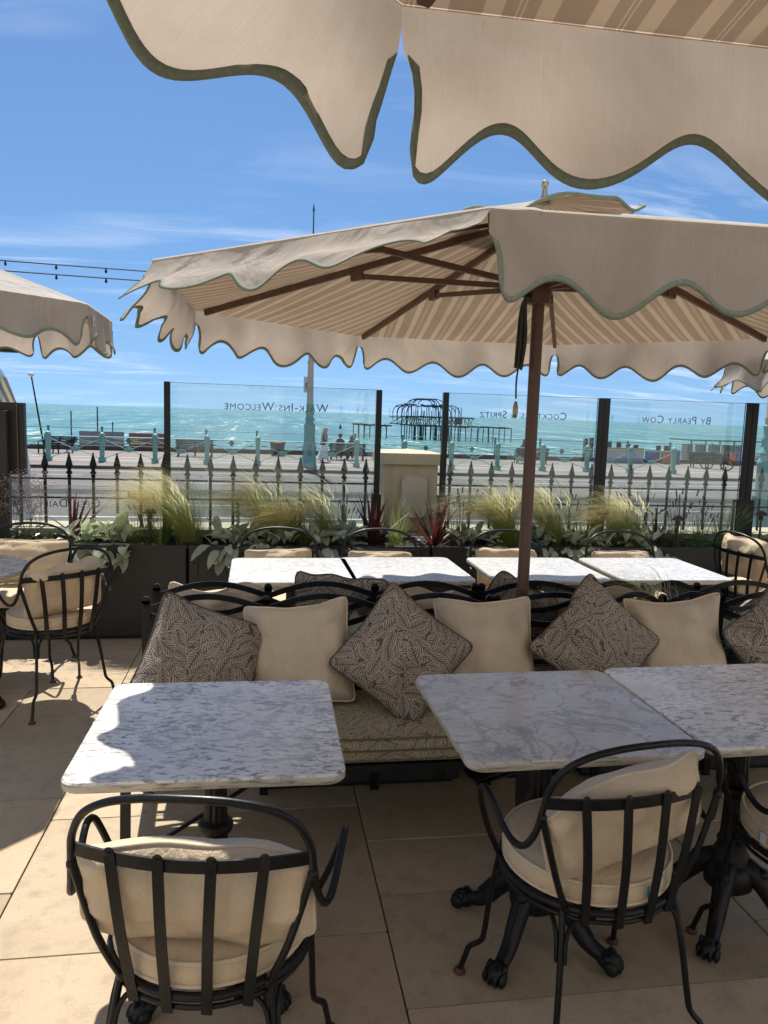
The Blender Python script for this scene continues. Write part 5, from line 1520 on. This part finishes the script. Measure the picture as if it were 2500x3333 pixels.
def feather_meshes(seed, nb=560, h=0.66, wind=-1.0):
    rd = random.Random(seed)
    g, pl = MB(), MB()
    for i in range(nb):
        a = rd.uniform(0, 2 * PI); r = 0.085 * math.sqrt(rd.random())
        d = (math.cos(a), math.sin(a))
        L = h * rd.uniform(0.45, 1.0)
        blade(g, (r * d[0], r * d[1], 0), d, rd.uniform(0.72, 0.97), L, rd.uniform(0.0012, 0.0022), rd.uniform(0.25, 1.0), 6, 1.0, (wind * rd.uniform(0.3, 1.8), 0.05))
    for i in range(int(nb * 0.95)):
        a = rd.uniform(0, 2 * PI); r = 0.07 * math.sqrt(rd.random())
        d = (math.cos(a) * 0.5 + wind * 0.30, math.sin(a) * 0.8)
        m = math.hypot(*d) or 1; d = (d[0] / m, d[1] / m)
        L = h * rd.uniform(0.85, 1.35)
        pts = blade(g, (r * d[0], r * d[1], 0), d, rd.uniform(0.80, 0.98), L * 0.60, 0.0014, rd.uniform(0.1, 0.6), 4, 0.3, (wind * rd.uniform(0.3, 2.0), 0))
        e = pts[-1]; v = (pts[-1] - pts[-2]).normalized()
        hd = Vector((v.x, v.y, 0)); hd = hd.normalized() if hd.length > 0.01 else Vector((-1, 0, 0))
        for k in range(3):
            blade(pl, e, (hd.x + rd.uniform(-.25, .25), hd.y + rd.uniform(-.3, .3)), max(0.05, min(0.9, v.z * rd.uniform(0.75, 1.0))), L * rd.uniform(0.3, 0.62), rd.uniform(0.0014, 0.0030), rd.uniform(0.4, 1.9), 5, 0.7, (wind * rd.uniform(1.0, 3.0), 0))
    return g.mesh('blades', 'feather_green', 180), pl.mesh('plumes', 'feather_plume', 180)
FEA = [feather_meshes(s) for s in (1, 2, 3)]
def feather(label, x, y, z, sc, k, rz=0.0):
    t = thing('feather_grass', label, 'grass clump', (x, y, z), rz, 'feather grass clumps')
    tag(place('blades', FEA[k][0], t, scale=sc), kind='stuff'); tag(place('plumes', FEA[k][1], t, scale=sc), kind='stuff')
SZ = PT - 0.05
feather('feather grass clump with a big plume blown left, in front of the slim left glass post', -0.52, 5.56, SZ, (0.98, 1.0, 0.86), 0)
feather('tall wispy feather grass under the walk-ins lettering', 0.07, 5.62, SZ, (0.85, 0.95, 0.84), 1)
feather('feather grass clump left of the dark red spiky plant by the pillar', 0.50, 5.58, SZ, (0.80, 0.9, 0.74), 2)
feather('golden feather grass clump just left of the parasol pole', 1.84, 5.60, SZ, (0.85, 1.0, 0.80), 0, 0.2)
feather('golden feather grass clump just right of the parasol pole', 2.22, 5.58, SZ, (0.9, 1.0, 0.80), 1, -0.1)
feather('feather grass clump in front of the thick double glass post', 2.84, 5.58, SZ, (0.95, 1.0, 0.72), 2, 0.1)
feather('low feather grass tuft below the walk-ins lettering, between two taller ones', 0.26, 5.60, SZ, (0.7, 0.8, 0.60), 0, 0.3)
feather('small shaded feather grass tuft growing between the benches', 1.80, 3.20, 0.51, (0.50, 0.55, 0.62), 1)

def sedge_mesh(seed, nb, h, w=0.003):
    rd = random.Random(seed); g = MB()
    for i in range(nb):
        a = rd.uniform(0, 2 * PI); r = 0.07 * math.sqrt(rd.random()); d = (math.cos(a), math.sin(a))
        blade(g, (r * d[0], r * d[1], 0), d, rd.uniform(0.7, 0.98), h * rd.uniform(0.5, 1.1), w * rd.uniform(0.6, 1.1), rd.uniform(0.2, 1.2), 6, 0.8, (-0.15, 0))
    return g.mesh('blades', 'sedge', 180)
SED = [sedge_mesh(5, 190, 0.50), sedge_mesh(6, 240, 0.40, 0.0022), sedge_mesh(7, 150, 0.33, 0.0025)]
for l, x, y, k, sc in (('arching green sedge in front of the cream pillar', 0.98, 5.62, 0, 0.85), ('dense green sedge by the right-hand thick glass post', 3.66, 5.62, 1, 1.1), ('fine green sedge below the big left plume', -0.72, 5.58, 1, 0.85),
                       ('low green sedge under the golden plumes', 1.9, 5.50, 2, 1.0), ('green sedge between the pale leaves under the walk-ins lettering', 0.3, 5.52, 2, 0.9), ('green sedge left of the mushroom lamp at the right', 3.1, 5.6, 1, 0.9), ('green sedge behind the woolly leaves at centre right', 2.45, 5.62, 2, 1.1), ('rusty-tipped sedge left of the big plume', -0.88, 5.52, 2, 0.9)):
    t = thing('sedge', l, 'grass clump', (x, y, SZ), pr_.uniform(0, 6), 'sedge clumps')
    tag(place('blades', SED[k], t, scale=sc), kind='stuff')

# cordyline: stiff dark red sword leaves
def sword_mesh(seed, L, w):
    rd = random.Random(seed); b = MB(); n = 9
    vs, fs = [], []
    cv = rd.uniform(0.04, 0.22)
    for k in range(n + 1):
        u = k / n
        ww = w * (0.55 + 0.45 * math.sin(PI * min(1, u * 0.9 + 0.12))) * (1 - u ** 2.2) + 0.0006
        x = L * u; z = -cv * L * u * u
        vs += [(x, -ww / 2, z + ww * 0.22), (x, 0, z), (x, ww / 2, z + ww * 0.22)]
    for k in range(n):
        for j in (0, 1): fs.append((3 * k + j, 3 * k + j + 1, 3 * k + j + 4, 3 * k + j + 3))
    return b.add(vs, fs).mesh('sword_leaf', 'cordyline', 180)
SWD = [sword_mesh(s, 0.42, 0.030) for s in range(4)]
def cordyline(label, x, y, z, sc, nl, seed, upright=0.0):
    rd = random.Random(seed)
    t = thing('cordyline', label, 'spiky plant', (x, y, z), 0, 'dark red cordylines')
    for i in range(nl):
        az = i * 2.4 + rd.uniform(-0.4, 0.4)
        el = R_(rd.uniform(48, 86) + upright) if i % 4 else R_(rd.uniform(18, 48) + upright)
        el = min(el, R_(87))
        place('sword_leaf', SWD[i % 4], t, (0.012 * math.cos(az), 0.012 * math.sin(az), 0.03 * rd.random()), (rd.uniform(-.3, .3), -el, az), sc * rd.uniform(0.7, 1.05))
    MB().tube([(0, 0, -0.03), (0, 0, 0.05)], [0.022, 0.016], 8).build('stem', 'dry_twig', t, 60)
cordyline('dark red spiky plant at the left above the pale woolly leaves', -1.30, 5.55, SZ + 0.06, 0.98, 12, 1, 8)
cordyline('dark red spiky plant against the slim post left of the pillar', 0.80, 5.55, SZ, 1.05, 26, 2)
cordyline('dark red spiky plant right of the pillar panel', 1.26, 5.50, SZ, 1.05, 26, 3)
cordyline('thin dark red spiky plant at the right below the By Pearly Cow lettering', 3.02, 5.52, SZ + 0.02, 0.86, 9, 4, 12)

# lamb's ear: pale woolly leaves
def woolly_mesh(seed):
    rd = random.Random(seed); n, m = 7, 4
    L, w = 0.14, 0.060
    vs, fs = [], []
    cv, cup = rd.uniform(0.1, 0.5), rd.uniform(0.15, 0.5)
    for k in range(n + 1):
        u = k / n
        ww = w * (max(0.02, math.sin(PI * (u * 0.93 + 0.06) ** 1.05)) ** 0.55 if u > 0.16 else 0.16 + u * 2.6)
        for j in range(m + 1):
            s = j / m * 2 - 1
            vs.append((L * u, ww / 2 * s, -cv * L * u * u + cup * ww * 0.5 * s * s + 0.004 * rd.uniform(-1, 1)))
    for k in range(n):
        for j in range(m):
            o = k * (m + 1) + j
            fs.append((o, o + 1, o + m + 2, o + m + 1))
    return MB().add(vs, fs).mesh('woolly_leaf', 'lamb_ear', 180)
WOO = [woolly_mesh(s) for s in range(5)]
def lambs_ear(label, x, y, z, nl, spread, sc, seed, spike=False, spill=0.0):
    rd = random.Random(seed)
    t = thing('lambs_ear', label, 'leafy plant', (x, y, z), 0, 'pale woolly-leaved plants')
    for i in range(int(nl * 1.35)):
        cx, cy = rd.uniform(-spread, spread), rd.uniform(-0.10, 0.10)
        az = rd.uniform(0, 2 * PI)
        el = R_(rd.uniform(5, 72))
        h = 0.03 + 0.09 * rd.random()
        if spill and i % 3 == 0:
            cy = -0.12 - 0.05 * rd.random(); az = -PI / 2 + rd.uniform(-0.9, 0.9); el = R_(rd.uniform(-60, 10)); h = 0.06 - spill * rd.random()
        place('woolly_leaf', WOO[i % 5], t, (cx, cy, h), (rd.uniform(-.5, .5), -el, az), sc * rd.uniform(0.7, 1.15))
    if spike:
        b = MB().tube([(0, 0, 0), (0.01, 0, 0.16), (0.0, 0, 0.30)], [0.006, 0.005, 0.004], 6)
        for k in range(16):
            a = k * 2.4; zz = 0.12 + 0.012 * k
            b.blob((0.011 * math.cos(a), 0.011 * math.sin(a), zz), (0.012, 0.012, 0.010), 6, 4)
        b.build('flower_spike', 'lamb_ear', t, 60, (0.02, 0, 0.04))
for l, x, n, sp, sc, seed, spike, spill in (
        ('large pale woolly-leaved plant spilling over the planter at the left', -1.12, 52, 0.24, 1.15, 1, False, 0.10),
        ('pale woolly-leaved plant with a flower spike right of the big plume', -0.20, 46, 0.17, 1.05, 2, True, 0.12),
        ('pale woolly leaves with a tall flower spike under the walk-ins lettering', 0.08, 30, 0.15, 0.95, 3, True, 0.05),
        ('pale woolly-leaved plant left of the dark red spiky plant by the pillar', 0.48, 40, 0.17, 1.0, 4, False, 0.10),
        ('pale woolly leaves left of the parasol pole', 1.60, 26, 0.16, 0.85, 5, False, 0.03),
        ('pale woolly leaves just right of the parasol pole', 2.16, 34, 0.17, 0.95, 6, False, 0.08),
        ('pale woolly leaves behind the far table with the grass tuft', 2.50, 34, 0.18, 0.95, 7, False, 0.06),
        ('pale woolly leaves hanging over the planter at the right', 2.86, 42, 0.18, 1.0, 8, False, 0.12)):
    lambs_ear(l, x, 5.50, SZ, n, sp, sc, seed, spike, spill)
lambs_ear('shaded woolly leaves in the trough between the front pillows', 0.33, 3.20, 0.50, 24, 0.14, 1.0, 11)
lambs_ear('shaded woolly leaves in the trough at the right', 2.16, 3.20, 0.51, 26, 0.16, 1.0, 12)

# lavender, dry twiggy plant, herbs
def lavender_mesh(seed, ns, h):
    rd = random.Random(seed); s, f = MB(), MB()
    for i in range(ns):
        a = rd.uniform(0, 2 * PI); d = (math.cos(a), math.sin(a)); L = h * rd.uniform(0.55, 1.05)
        pts = blade(s, (0.05 * d[0] * rd.random(), 0.05 * d[1] * rd.random(), 0), d, rd.uniform(0.75, 0.97), L, 0.0034, rd.uniform(0.05, 0.5), 4, 0.2, (rd.uniform(-0.5, 0.1), 0))
        if rd.random() < 0.42:
            e, v = pts[-1], (pts[-1] - pts[-2]).normalized()
            for k in range(5): f.blob(tuple(e + v * (0.008 * k - 0.01)), (0.0055, 0.0055, 0.006), 5, 3)
    for i in range(ns * 3):
        a = rd.uniform(0, 2 * PI); d = (math.cos(a), math.sin(a))
        blade(s, (0.07 * d[0] * rd.random(), 0.07 * d[1] * rd.random(), rd.uniform(0, 0.12)), d, rd.uniform(0.3, 0.9), rd.uniform(0.04, 0.10), 0.004, 0.3, 2, 0.6)
    return s.mesh('stems', 'lavender_stem', 180), f.mesh('flower_heads', 'lavender_flower', 180)
LAV = [lavender_mesh(s, 34, 0.38) for s in (1, 2)]
for l, x, k, sc in (('lavender with dark heads left of the big plume', -0.82, 0, 1.0), ('lavender beside the tall flower spike', 0.22, 1, 0.9), ('lavender with purple heads left of the slim post by the pillar', 0.60, 0, 1.0),
                    ('purple lavender just right of the pillar', 1.46, 1, 1.15), ('lavender in front of the golden plumes', 1.85, 0, 0.9), ('lavender below the cocktails lettering', 2.32, 1, 1.05), ('lavender left of the thin red spiky plant', 2.92, 0, 1.15), ('lavender seed heads right of the thin red spiky plant', 3.24, 1, 1.2), ('lavender by the right mushroom lamp', 3.45, 0, 1.0)):
    t = thing('lavender', l, 'lavender', (x, 5.6, SZ), pr_.uniform(0, 6), 'lavender plants')
    tag(place('stems', LAV[k][0], t, scale=sc), kind='stuff'); tag(place('flower_heads', LAV[k][1], t, scale=sc), kind='stuff')
def twig_plant(label, x, y, h, seed, n0=16):
    rd = random.Random(seed)
    t = thing('dry_plant', label, 'dry plant', (x, y, SZ), 0)
    s, f = MB(), MB()
    for i in range(n0):
        P = Vector((rd.uniform(-.06, .06), rd.uniform(-.05, .05), 0)); v = Vector((rd.uniform(-.35, .35), rd.uniform(-.2, .2), 1)).normalized()
        pts = [P.copy()]
        for k in range(6):
            P = P + v * h / 6; v = (v + Vector((rd.uniform(-.25, .25), rd.uniform(-.2, .2), 0))).normalized(); pts.append(P.copy())
            if k > 1:
                for q in range(3):
                    e = P + Vector((rd.uniform(-.09, .09), rd.uniform(-.08, .08), rd.uniform(0.01, .08)))
                    s.tube([P, e], [0.0011, 0.0006], 3, False, False)
                    for _ in range(3):
                        c_ = e + Vector((rd.uniform(-.02, .02), rd.uniform(-.02, .02), rd.uniform(-.015, .02)))
                        f.blob(tuple(c_), (0.0042, 0.0042, 0.0042), 4, 3)
        s.tube(pts, [0.0024 - 0.00025 * k for k in range(7)], 4, False, False)
    tag(s.build('twigs', 'dry_twig', t, 180), kind='stuff'); tag(f.build('seed_heads', 'dry_flower', t, 180), kind='stuff')
twig_plant('wiry dried flower stems by the brown board at the left', -1.60, 5.60, 0.46, 3)
twig_plant('pinkish dried flowers at the very left edge', -1.95, 5.52, 0.36, 4, 22)
def herb(label, x, y, z, m, n, sp, hh, sc, seed):
    rd = random.Random(seed); b = MB()
    for i in range(n):
        P = Vector((rd.gauss(0, sp * 0.5), rd.gauss(0, 0.07), rd.uniform(0, hh)))
        az, el = rd.uniform(0, 6.28), rd.uniform(-0.2, 0.9)
        d = Vector((math.cos(az) * math.cos(el), math.sin(az) * math.cos(el), math.sin(el))); s = Vector((-math.sin(az), math.cos(az), 0)); L = sc * rd.uniform(0.6, 1.2); w = L * 0.5
        b.add([P, P + d * L * 0.5 + s * w / 2, P + d * L + Vector((0, 0, -L * 0.2)), P + d * L * 0.5 - s * w / 2], [(0, 1, 2, 3)])
    t = thing('leafy_herb', label, 'leafy plant', (x, y, z), 0)
    tag(b.build('foliage', m, t, 0), kind='stuff')
    st = MB()
    for i in range(14):
        q = Vector((rd.gauss(0, sp * 0.4), rd.gauss(0, 0.05), 0))
        st.tube([q, q + Vector((rd.uniform(-.03, .03), rd.uniform(-.03, .03), hh))], [0.002, 0.001], 4)
    tag(st.build('stems', 'lavender_stem', t, 60), kind='stuff')
herb('dark glossy low leaves behind the left armchair hoop', -1.55, 5.5, SZ, 'dark_leaf', 260, 0.30, 0.12, 0.055, 1)
herb('bright green small-leaved herb at the right behind the slatted chair', 3.42, 5.48, SZ, 'herb', 420, 0.26, 0.13, 0.028, 2)
herb('bright green ground leaves right of the last sedge', 3.85, 5.50, SZ, 'herb', 300, 0.2, 0.12, 0.028, 3)
herb('small dark leaves filling the planter under the plumes', 1.95, 5.56, SZ, 'herb', 420, 0.45, 0.10, 0.022, 4)
herb('small dark leaves filling the planter under the walk-ins lettering', 0.1, 5.58, SZ, 'herb', 420, 0.5, 0.09, 0.022, 5)
herb('fine green leaves left of the double glass post', 2.62, 5.60, SZ, 'herb', 300, 0.3, 0.10, 0.022, 6)
herb('small dark leaves at the foot of the pillar', 1.2, 5.6, SZ, 'dark_leaf', 240, 0.3, 0.08, 0.026, 7)

# mushroom-shaped garden lamps in the planters
lm = [('cap', MB().lathe([(0.048, 0.205), (0.046, 0.212), (0.028, 0.232), (0.014, 0.240), (0.002, 0.242)], 16).mesh('cap', 'lantern', 40)),
      ('stem', MB().tube([(0, 0, -0.05), (0, 0, 0.205)], 0.008, 8).mesh('stem', 'lantern', 60)), ('collar', MB().lathe([(0.016, 0.165), (0.018, 0.185), (0.012, 0.205)], 12).mesh('collar', 'lantern', 40))]
for l, x, y, h in (('brown mushroom garden lamp under the big left plume', -0.78, 5.50, 0.05), ('brown mushroom garden lamp left of the thick double post', 1.53, 5.58, 0.09), ('brown mushroom garden lamp in front of the thick double post', 2.56, 5.48, 0.08), ('brown mushroom garden lamp at the right above the herbs', 3.19, 5.50, 0.04), ('brown mushroom garden lamp at the right edge', 3.93, 5.55, 0.08)):
    t = thing('garden_lamp', l, 'garden lamp', (x, y, SZ + h), 0, 'mushroom lamps in the planters')
    for nm, me in lm: place(nm, me, t)

# ------------------------------------------------------------------ people on the promenade
def body(name, joints, edges, m, parent, root=0, sub=1):
    me = bpy.data.meshes.new(name)
    keys = list(joints)
    me.from_pydata([joints[k][0] for k in keys], [(keys.index(a), keys.index(b)) for a, b in edges], [])
    o = place(name, me)
    md = o.modifiers.new('skin', 'SKIN'); md.use_smooth_shade = True
    for i, k in enumerate(keys):
        r = joints[k][1]
        me.skin_vertices[0].data[i].radius = r if isinstance(r, tuple) else (r, r)
        me.skin_vertices[0].data[i].use_root = (i == root)
    sb = o.modifiers.new('sub', 'SUBSURF'); sb.levels = sb.render_levels = sub
    dg = bpy.context.evaluated_depsgraph_get()
    me2 = bpy.data.meshes.new_from_object(o.evaluated_get(dg))
    bpy.data.objects.remove(o)
    me2.materials.clear(); me2.materials.append(M[m])
    me2.polygons.foreach_set('use_smooth', [True] * len(me2.polygons))
    return place(name, me2, parent)
def hand(jn, ed, key, wrist, d, palm):
    """five short fingers rooted in the palm vertex"""
    jn[palm] = (tuple(Vector(wrist) + Vector(d) * 0.07), 0.026); ed.append((key, palm))
    p = Vector(jn[palm][0])
    for i in range(5):
        off = Vector((0, (i - 2) * 0.015, 0.0)); L = (0.05, 0.075, 0.085, 0.078, 0.06)[i]
        jn[palm + 'f%d' % i] = (tuple(p + off + Vector(d) * L), 0.009); ed.append((palm, palm + 'f%d' % i))
# woman walking to the right
w = thing('person', 'blond woman in a black top and long white skirt walking by the lamp post', 'person', (3.02, 38.9, PROM), 0)
jn = {'pel': ((0, 0, 0.95), 0.13), 'waist': ((0.01, 0, 1.10), 0.105), 'chest': ((0.01, 0, 1.30), (0.115, 0.15)), 'neck': ((0.03, 0, 1.46), 0.052), 'head0': ((0.06, 0, 1.54), 0.075), 'head1': ((0.07, 0, 1.63), 0.085), 'top': ((0.05, 0, 1.70), 0.05),
      'nose': ((0.165, 0, 1.575), 0.018), 'shl': ((0, 0.16, 1.40), 0.052), 'shr': ((0, -0.16, 1.40), 0.052), 'ell': ((0.02, 0.20, 1.14), 0.042), 'elr': ((0.02, -0.20, 1.14), 0.042), 'wrl': ((0.24, 0.13, 1.20), 0.030), 'wrr': ((0.24, -0.11, 1.18), 0.030),
      'hpl': ((0, 0.08, 0.88), 0.09), 'hpr': ((0, -0.08, 0.88), 0.09), 'knl': ((-0.06, 0.08, 0.48), 0.062), 'knr': ((0.13, -0.08, 0.48), 0.062), 'anl': ((-0.22, 0.08, 0.10), 0.042), 'anr': ((0.17, -0.08, 0.08), 0.042), 'tol': ((-0.12, 0.08, 0.03), 0.035), 'tor': ((0.33, -0.08, 0.035), 0.035)}
ed = [('pel', 'waist'), ('waist', 'chest'), ('chest', 'neck'), ('neck', 'head0'), ('head0', 'head1'), ('head1', 'top'), ('head0', 'nose'), ('chest', 'shl'), ('chest', 'shr'), ('shl', 'ell'), ('shr', 'elr'), ('ell', 'wrl'), ('elr', 'wrr'), ('pel', 'hpl'), ('pel', 'hpr'), ('hpl', 'knl'), ('hpr', 'knr'), ('knl', 'anl'), ('knr', 'anr'), ('anl', 'tol'), ('anr', 'tor')]
hand(jn, ed, 'wrl', (0.24, 0.13, 1.20), (0.9, -0.1, 0.3), 'pal'); hand(jn, ed, 'wrr', (0.24, -0.11, 1.18), (0.9, 0.1, 0.3), 'par')
body('body', jn, ed, 'skin', w)
def loft(rings, sides=20):
    b = MB(); vs = []
    for (c, rx, ry, wv) in rings:
        for k in range(sides):
            a = 2 * PI * k / sides
            f = 1 + wv * math.sin(5 * a)
            vs.append((c[0] + rx * f * math.cos(a), c[1] + ry * f * math.sin(a), c[2]))
    fs = [(i * sides + k, i * sides + (k + 1) % sides, (i + 1) * sides + (k + 1) % sides, (i + 1) * sides + k) for i in range(len(rings) - 1) for k in range(sides)]
    return b.add(vs, fs)
loft([((0, 0, 1.06), 0.125, 0.155, 0), ((-0.01, 0, 0.92), 0.155, 0.18, 0.02), ((-0.03, 0, 0.62), 0.20, 0.21, 0.06), ((-0.07, 0, 0.32), 0.27, 0.25, 0.09), ((-0.10, 0, 0.16), 0.31, 0.27, 0.10)]).build('skirt', 'cloth_white', w, 180)
loft([((0.01, 0, 1.04), 0.13, 0.16, 0), ((0.01, 0, 1.16), 0.118, 0.148, 0), ((0.01, 0, 1.32), 0.132, 0.172, 0), ((0.01, 0, 1.40), 0.115, 0.16, 0)]).build('top', 'cloth_black', w, 180)
loft([((0.045, 0, 1.735), 0.05, 0.05, 0), ((0.03, 0, 1.71), 0.095, 0.085, 0), ((0.01, 0, 1.62), 0.10, 0.10, 0.03), ((-0.045, 0, 1.50), 0.085, 0.105, 0.05), ((-0.09, 0, 1.36), 0.075, 0.12, 0.06), ((-0.12, 0, 1.20), 0.055, 0.11, 0.08), ((-0.14, 0, 1.10), 0.02, 0.06, 0.1)]).build('hair', 'hair_blond', w, 180)
bg = thing('shoulder_bag', 'small dark bag carried by the walking woman', 'bag', (2.92, 38.72, PROM + 0.86))
MB().bbox(-0.13, 0.13, -0.04, 0.04, 0, 0.20, 0.02).build('pouch', 'cloth_black', bg, 30)
MB().tube(curve([(-0.1, 0, 0.19), (-0.02, 0.02, 0.42), (0.08, 0.06, 0.55), (0.12, 0, 0.19)], 5), 0.008, 5).build('strap', 'cloth_black', bg, 60)

def sitter(label, x, y, shirt, hairm, legs, long_hair, sc):
    t = thing('person', label, 'person', (x, y, PROM), 0)
    jn = {'pel': ((0, 0.06, 0.56), 0.14), 'waist': ((0, 0.0, 0.74), 0.12), 'chest': ((0, -0.03, 0.96), (0.15, 0.12)), 'neck': ((0, -0.02, 1.14), 0.05), 'head0': ((0, 0.0, 1.22), 0.075), 'head1': ((0, 0.01, 1.31), 0.085), 'top': ((0, 0.0, 1.38), 0.05), 'nose': ((0, 0.10, 1.27), 0.018),
          'shl': ((-0.18, -0.03, 1.06), 0.055), 'shr': ((0.18, -0.03, 1.06), 0.055), 'ell': ((-0.24, 0.06, 0.82), 0.045), 'elr': ((0.24, 0.06, 0.82), 0.045), 'wrl': ((-0.15, 0.30, 0.72), 0.03), 'wrr': ((0.15, 0.30, 0.72), 0.03),
          'hpl': ((-0.1, 0.10, 0.55), 0.09), 'hpr': ((0.1, 0.10, 0.55), 0.09), 'knl': ((-0.12, 0.50, 0.54), 0.065), 'knr': ((0.12, 0.50, 0.54), 0.065), 'anl': ((-0.12, 0.50, 0.09), 0.045), 'anr': ((0.12, 0.54, 0.09), 0.045), 'tol': ((-0.12, 0.64, 0.035), 0.036), 'tor': ((0.12, 0.68, 0.035), 0.036)}
    ed = [('pel', 'waist'), ('waist', 'chest'), ('chest', 'neck'), ('neck', 'head0'), ('head0', 'head1'), ('head1', 'top'), ('head0', 'nose'), ('chest', 'shl'), ('chest', 'shr'), ('shl', 'ell'), ('shr', 'elr'), ('ell', 'wrl'), ('elr', 'wrr'), ('pel', 'hpl'), ('pel', 'hpr'), ('hpl', 'knl'), ('hpr', 'knr'), ('knl', 'anl'), ('knr', 'anr'), ('anl', 'tol'), ('anr', 'tor')]
    hand(jn, ed, 'wrl', (-0.15, 0.30, 0.72), (0.1, 0.8, -0.4), 'pal'); hand(jn, ed, 'wrr', (0.15, 0.30, 0.72), (-0.1, 0.8, -0.4), 'par')
    jn = {k: (tuple(Vector(v[0]) * sc), (v[1] if not isinstance(v[1], tuple) else v[1])) for k, v in jn.items()}
    body('body', jn, ed, 'skin', t)
    s = sc
    loft([((0, 0.04 * s, 0.50 * s), 0.20 * s, 0.17 * s, 0), ((0, 0.0, 0.72 * s), 0.165 * s, 0.145 * s, 0), ((0, -0.02 * s, 0.98 * s), 0.215 * s, 0.15 * s, 0), ((0, -0.02 * s, 1.09 * s), 0.19 * s, 0.12 * s, 0), ((0, -0.02 * s, 1.15 * s), 0.065 * s, 0.065 * s, 0)]).build('shirt', shirt, t, 180)
    b = MB()
    for sx in (-1, 1): b.tube(curve([(sx * 0.1 * s, 0.05 * s, 0.55 * s), (sx * 0.12 * s, 0.50 * s, 0.545 * s), (sx * 0.12 * s, 0.53 * s, 0.46 * s), (sx * 0.12 * s, 0.52 * s, 0.12 * s)], 4), [0.10 * s] * 5 + [0.075 * s] * 8, 8)
    b.build('trousers', legs, t, 60)
    if long_hair: loft([((0, 0.0, 1.415 * s), 0.05 * s, 0.05 * s, 0), ((0, -0.01 * s, 1.385 * s), 0.095 * s, 0.095 * s, 0), ((0, -0.025 * s, 1.29 * s), 0.112 * s, 0.095 * s, 0.03), ((0, -0.06 * s, 1.14 * s), 0.125 * s, 0.08 * s, 0.05), ((0, -0.11 * s, 0.98 * s), 0.11 * s, 0.04 * s, 0.06)]).build('hair', hairm, t, 180)
    else: loft([((0, 0.0, 1.41 * s), 0.05 * s, 0.05 * s, 0), ((0, -0.005 * s, 1.385 * s), 0.09 * s, 0.095 * s, 0), ((0, -0.025 * s, 1.32 * s), 0.105 * s, 0.09 * s, 0.02), ((0, -0.04 * s, 1.23 * s), 0.085 * s, 0.06 * s, 0.02)]).build('hair', hairm, t, 180)
sitter('person with short dark hair, seated at the left of the shared bench', 4.0, 40.95, 'cloth_navy', 'hair_dark', 'cloth_black', False, 1.0)
sitter('person with long dark hair, seated at the right of the shared bench', 4.62, 40.95, 'cloth_black', 'hair_dark', 'cloth_navy', True, 0.93)
sitter('person in dark clothes sitting alone on the bench by the parasol pole', 14.4, 41.45, 'cloth_black', 'hair_dark', 'cloth_black', True, 0.97)
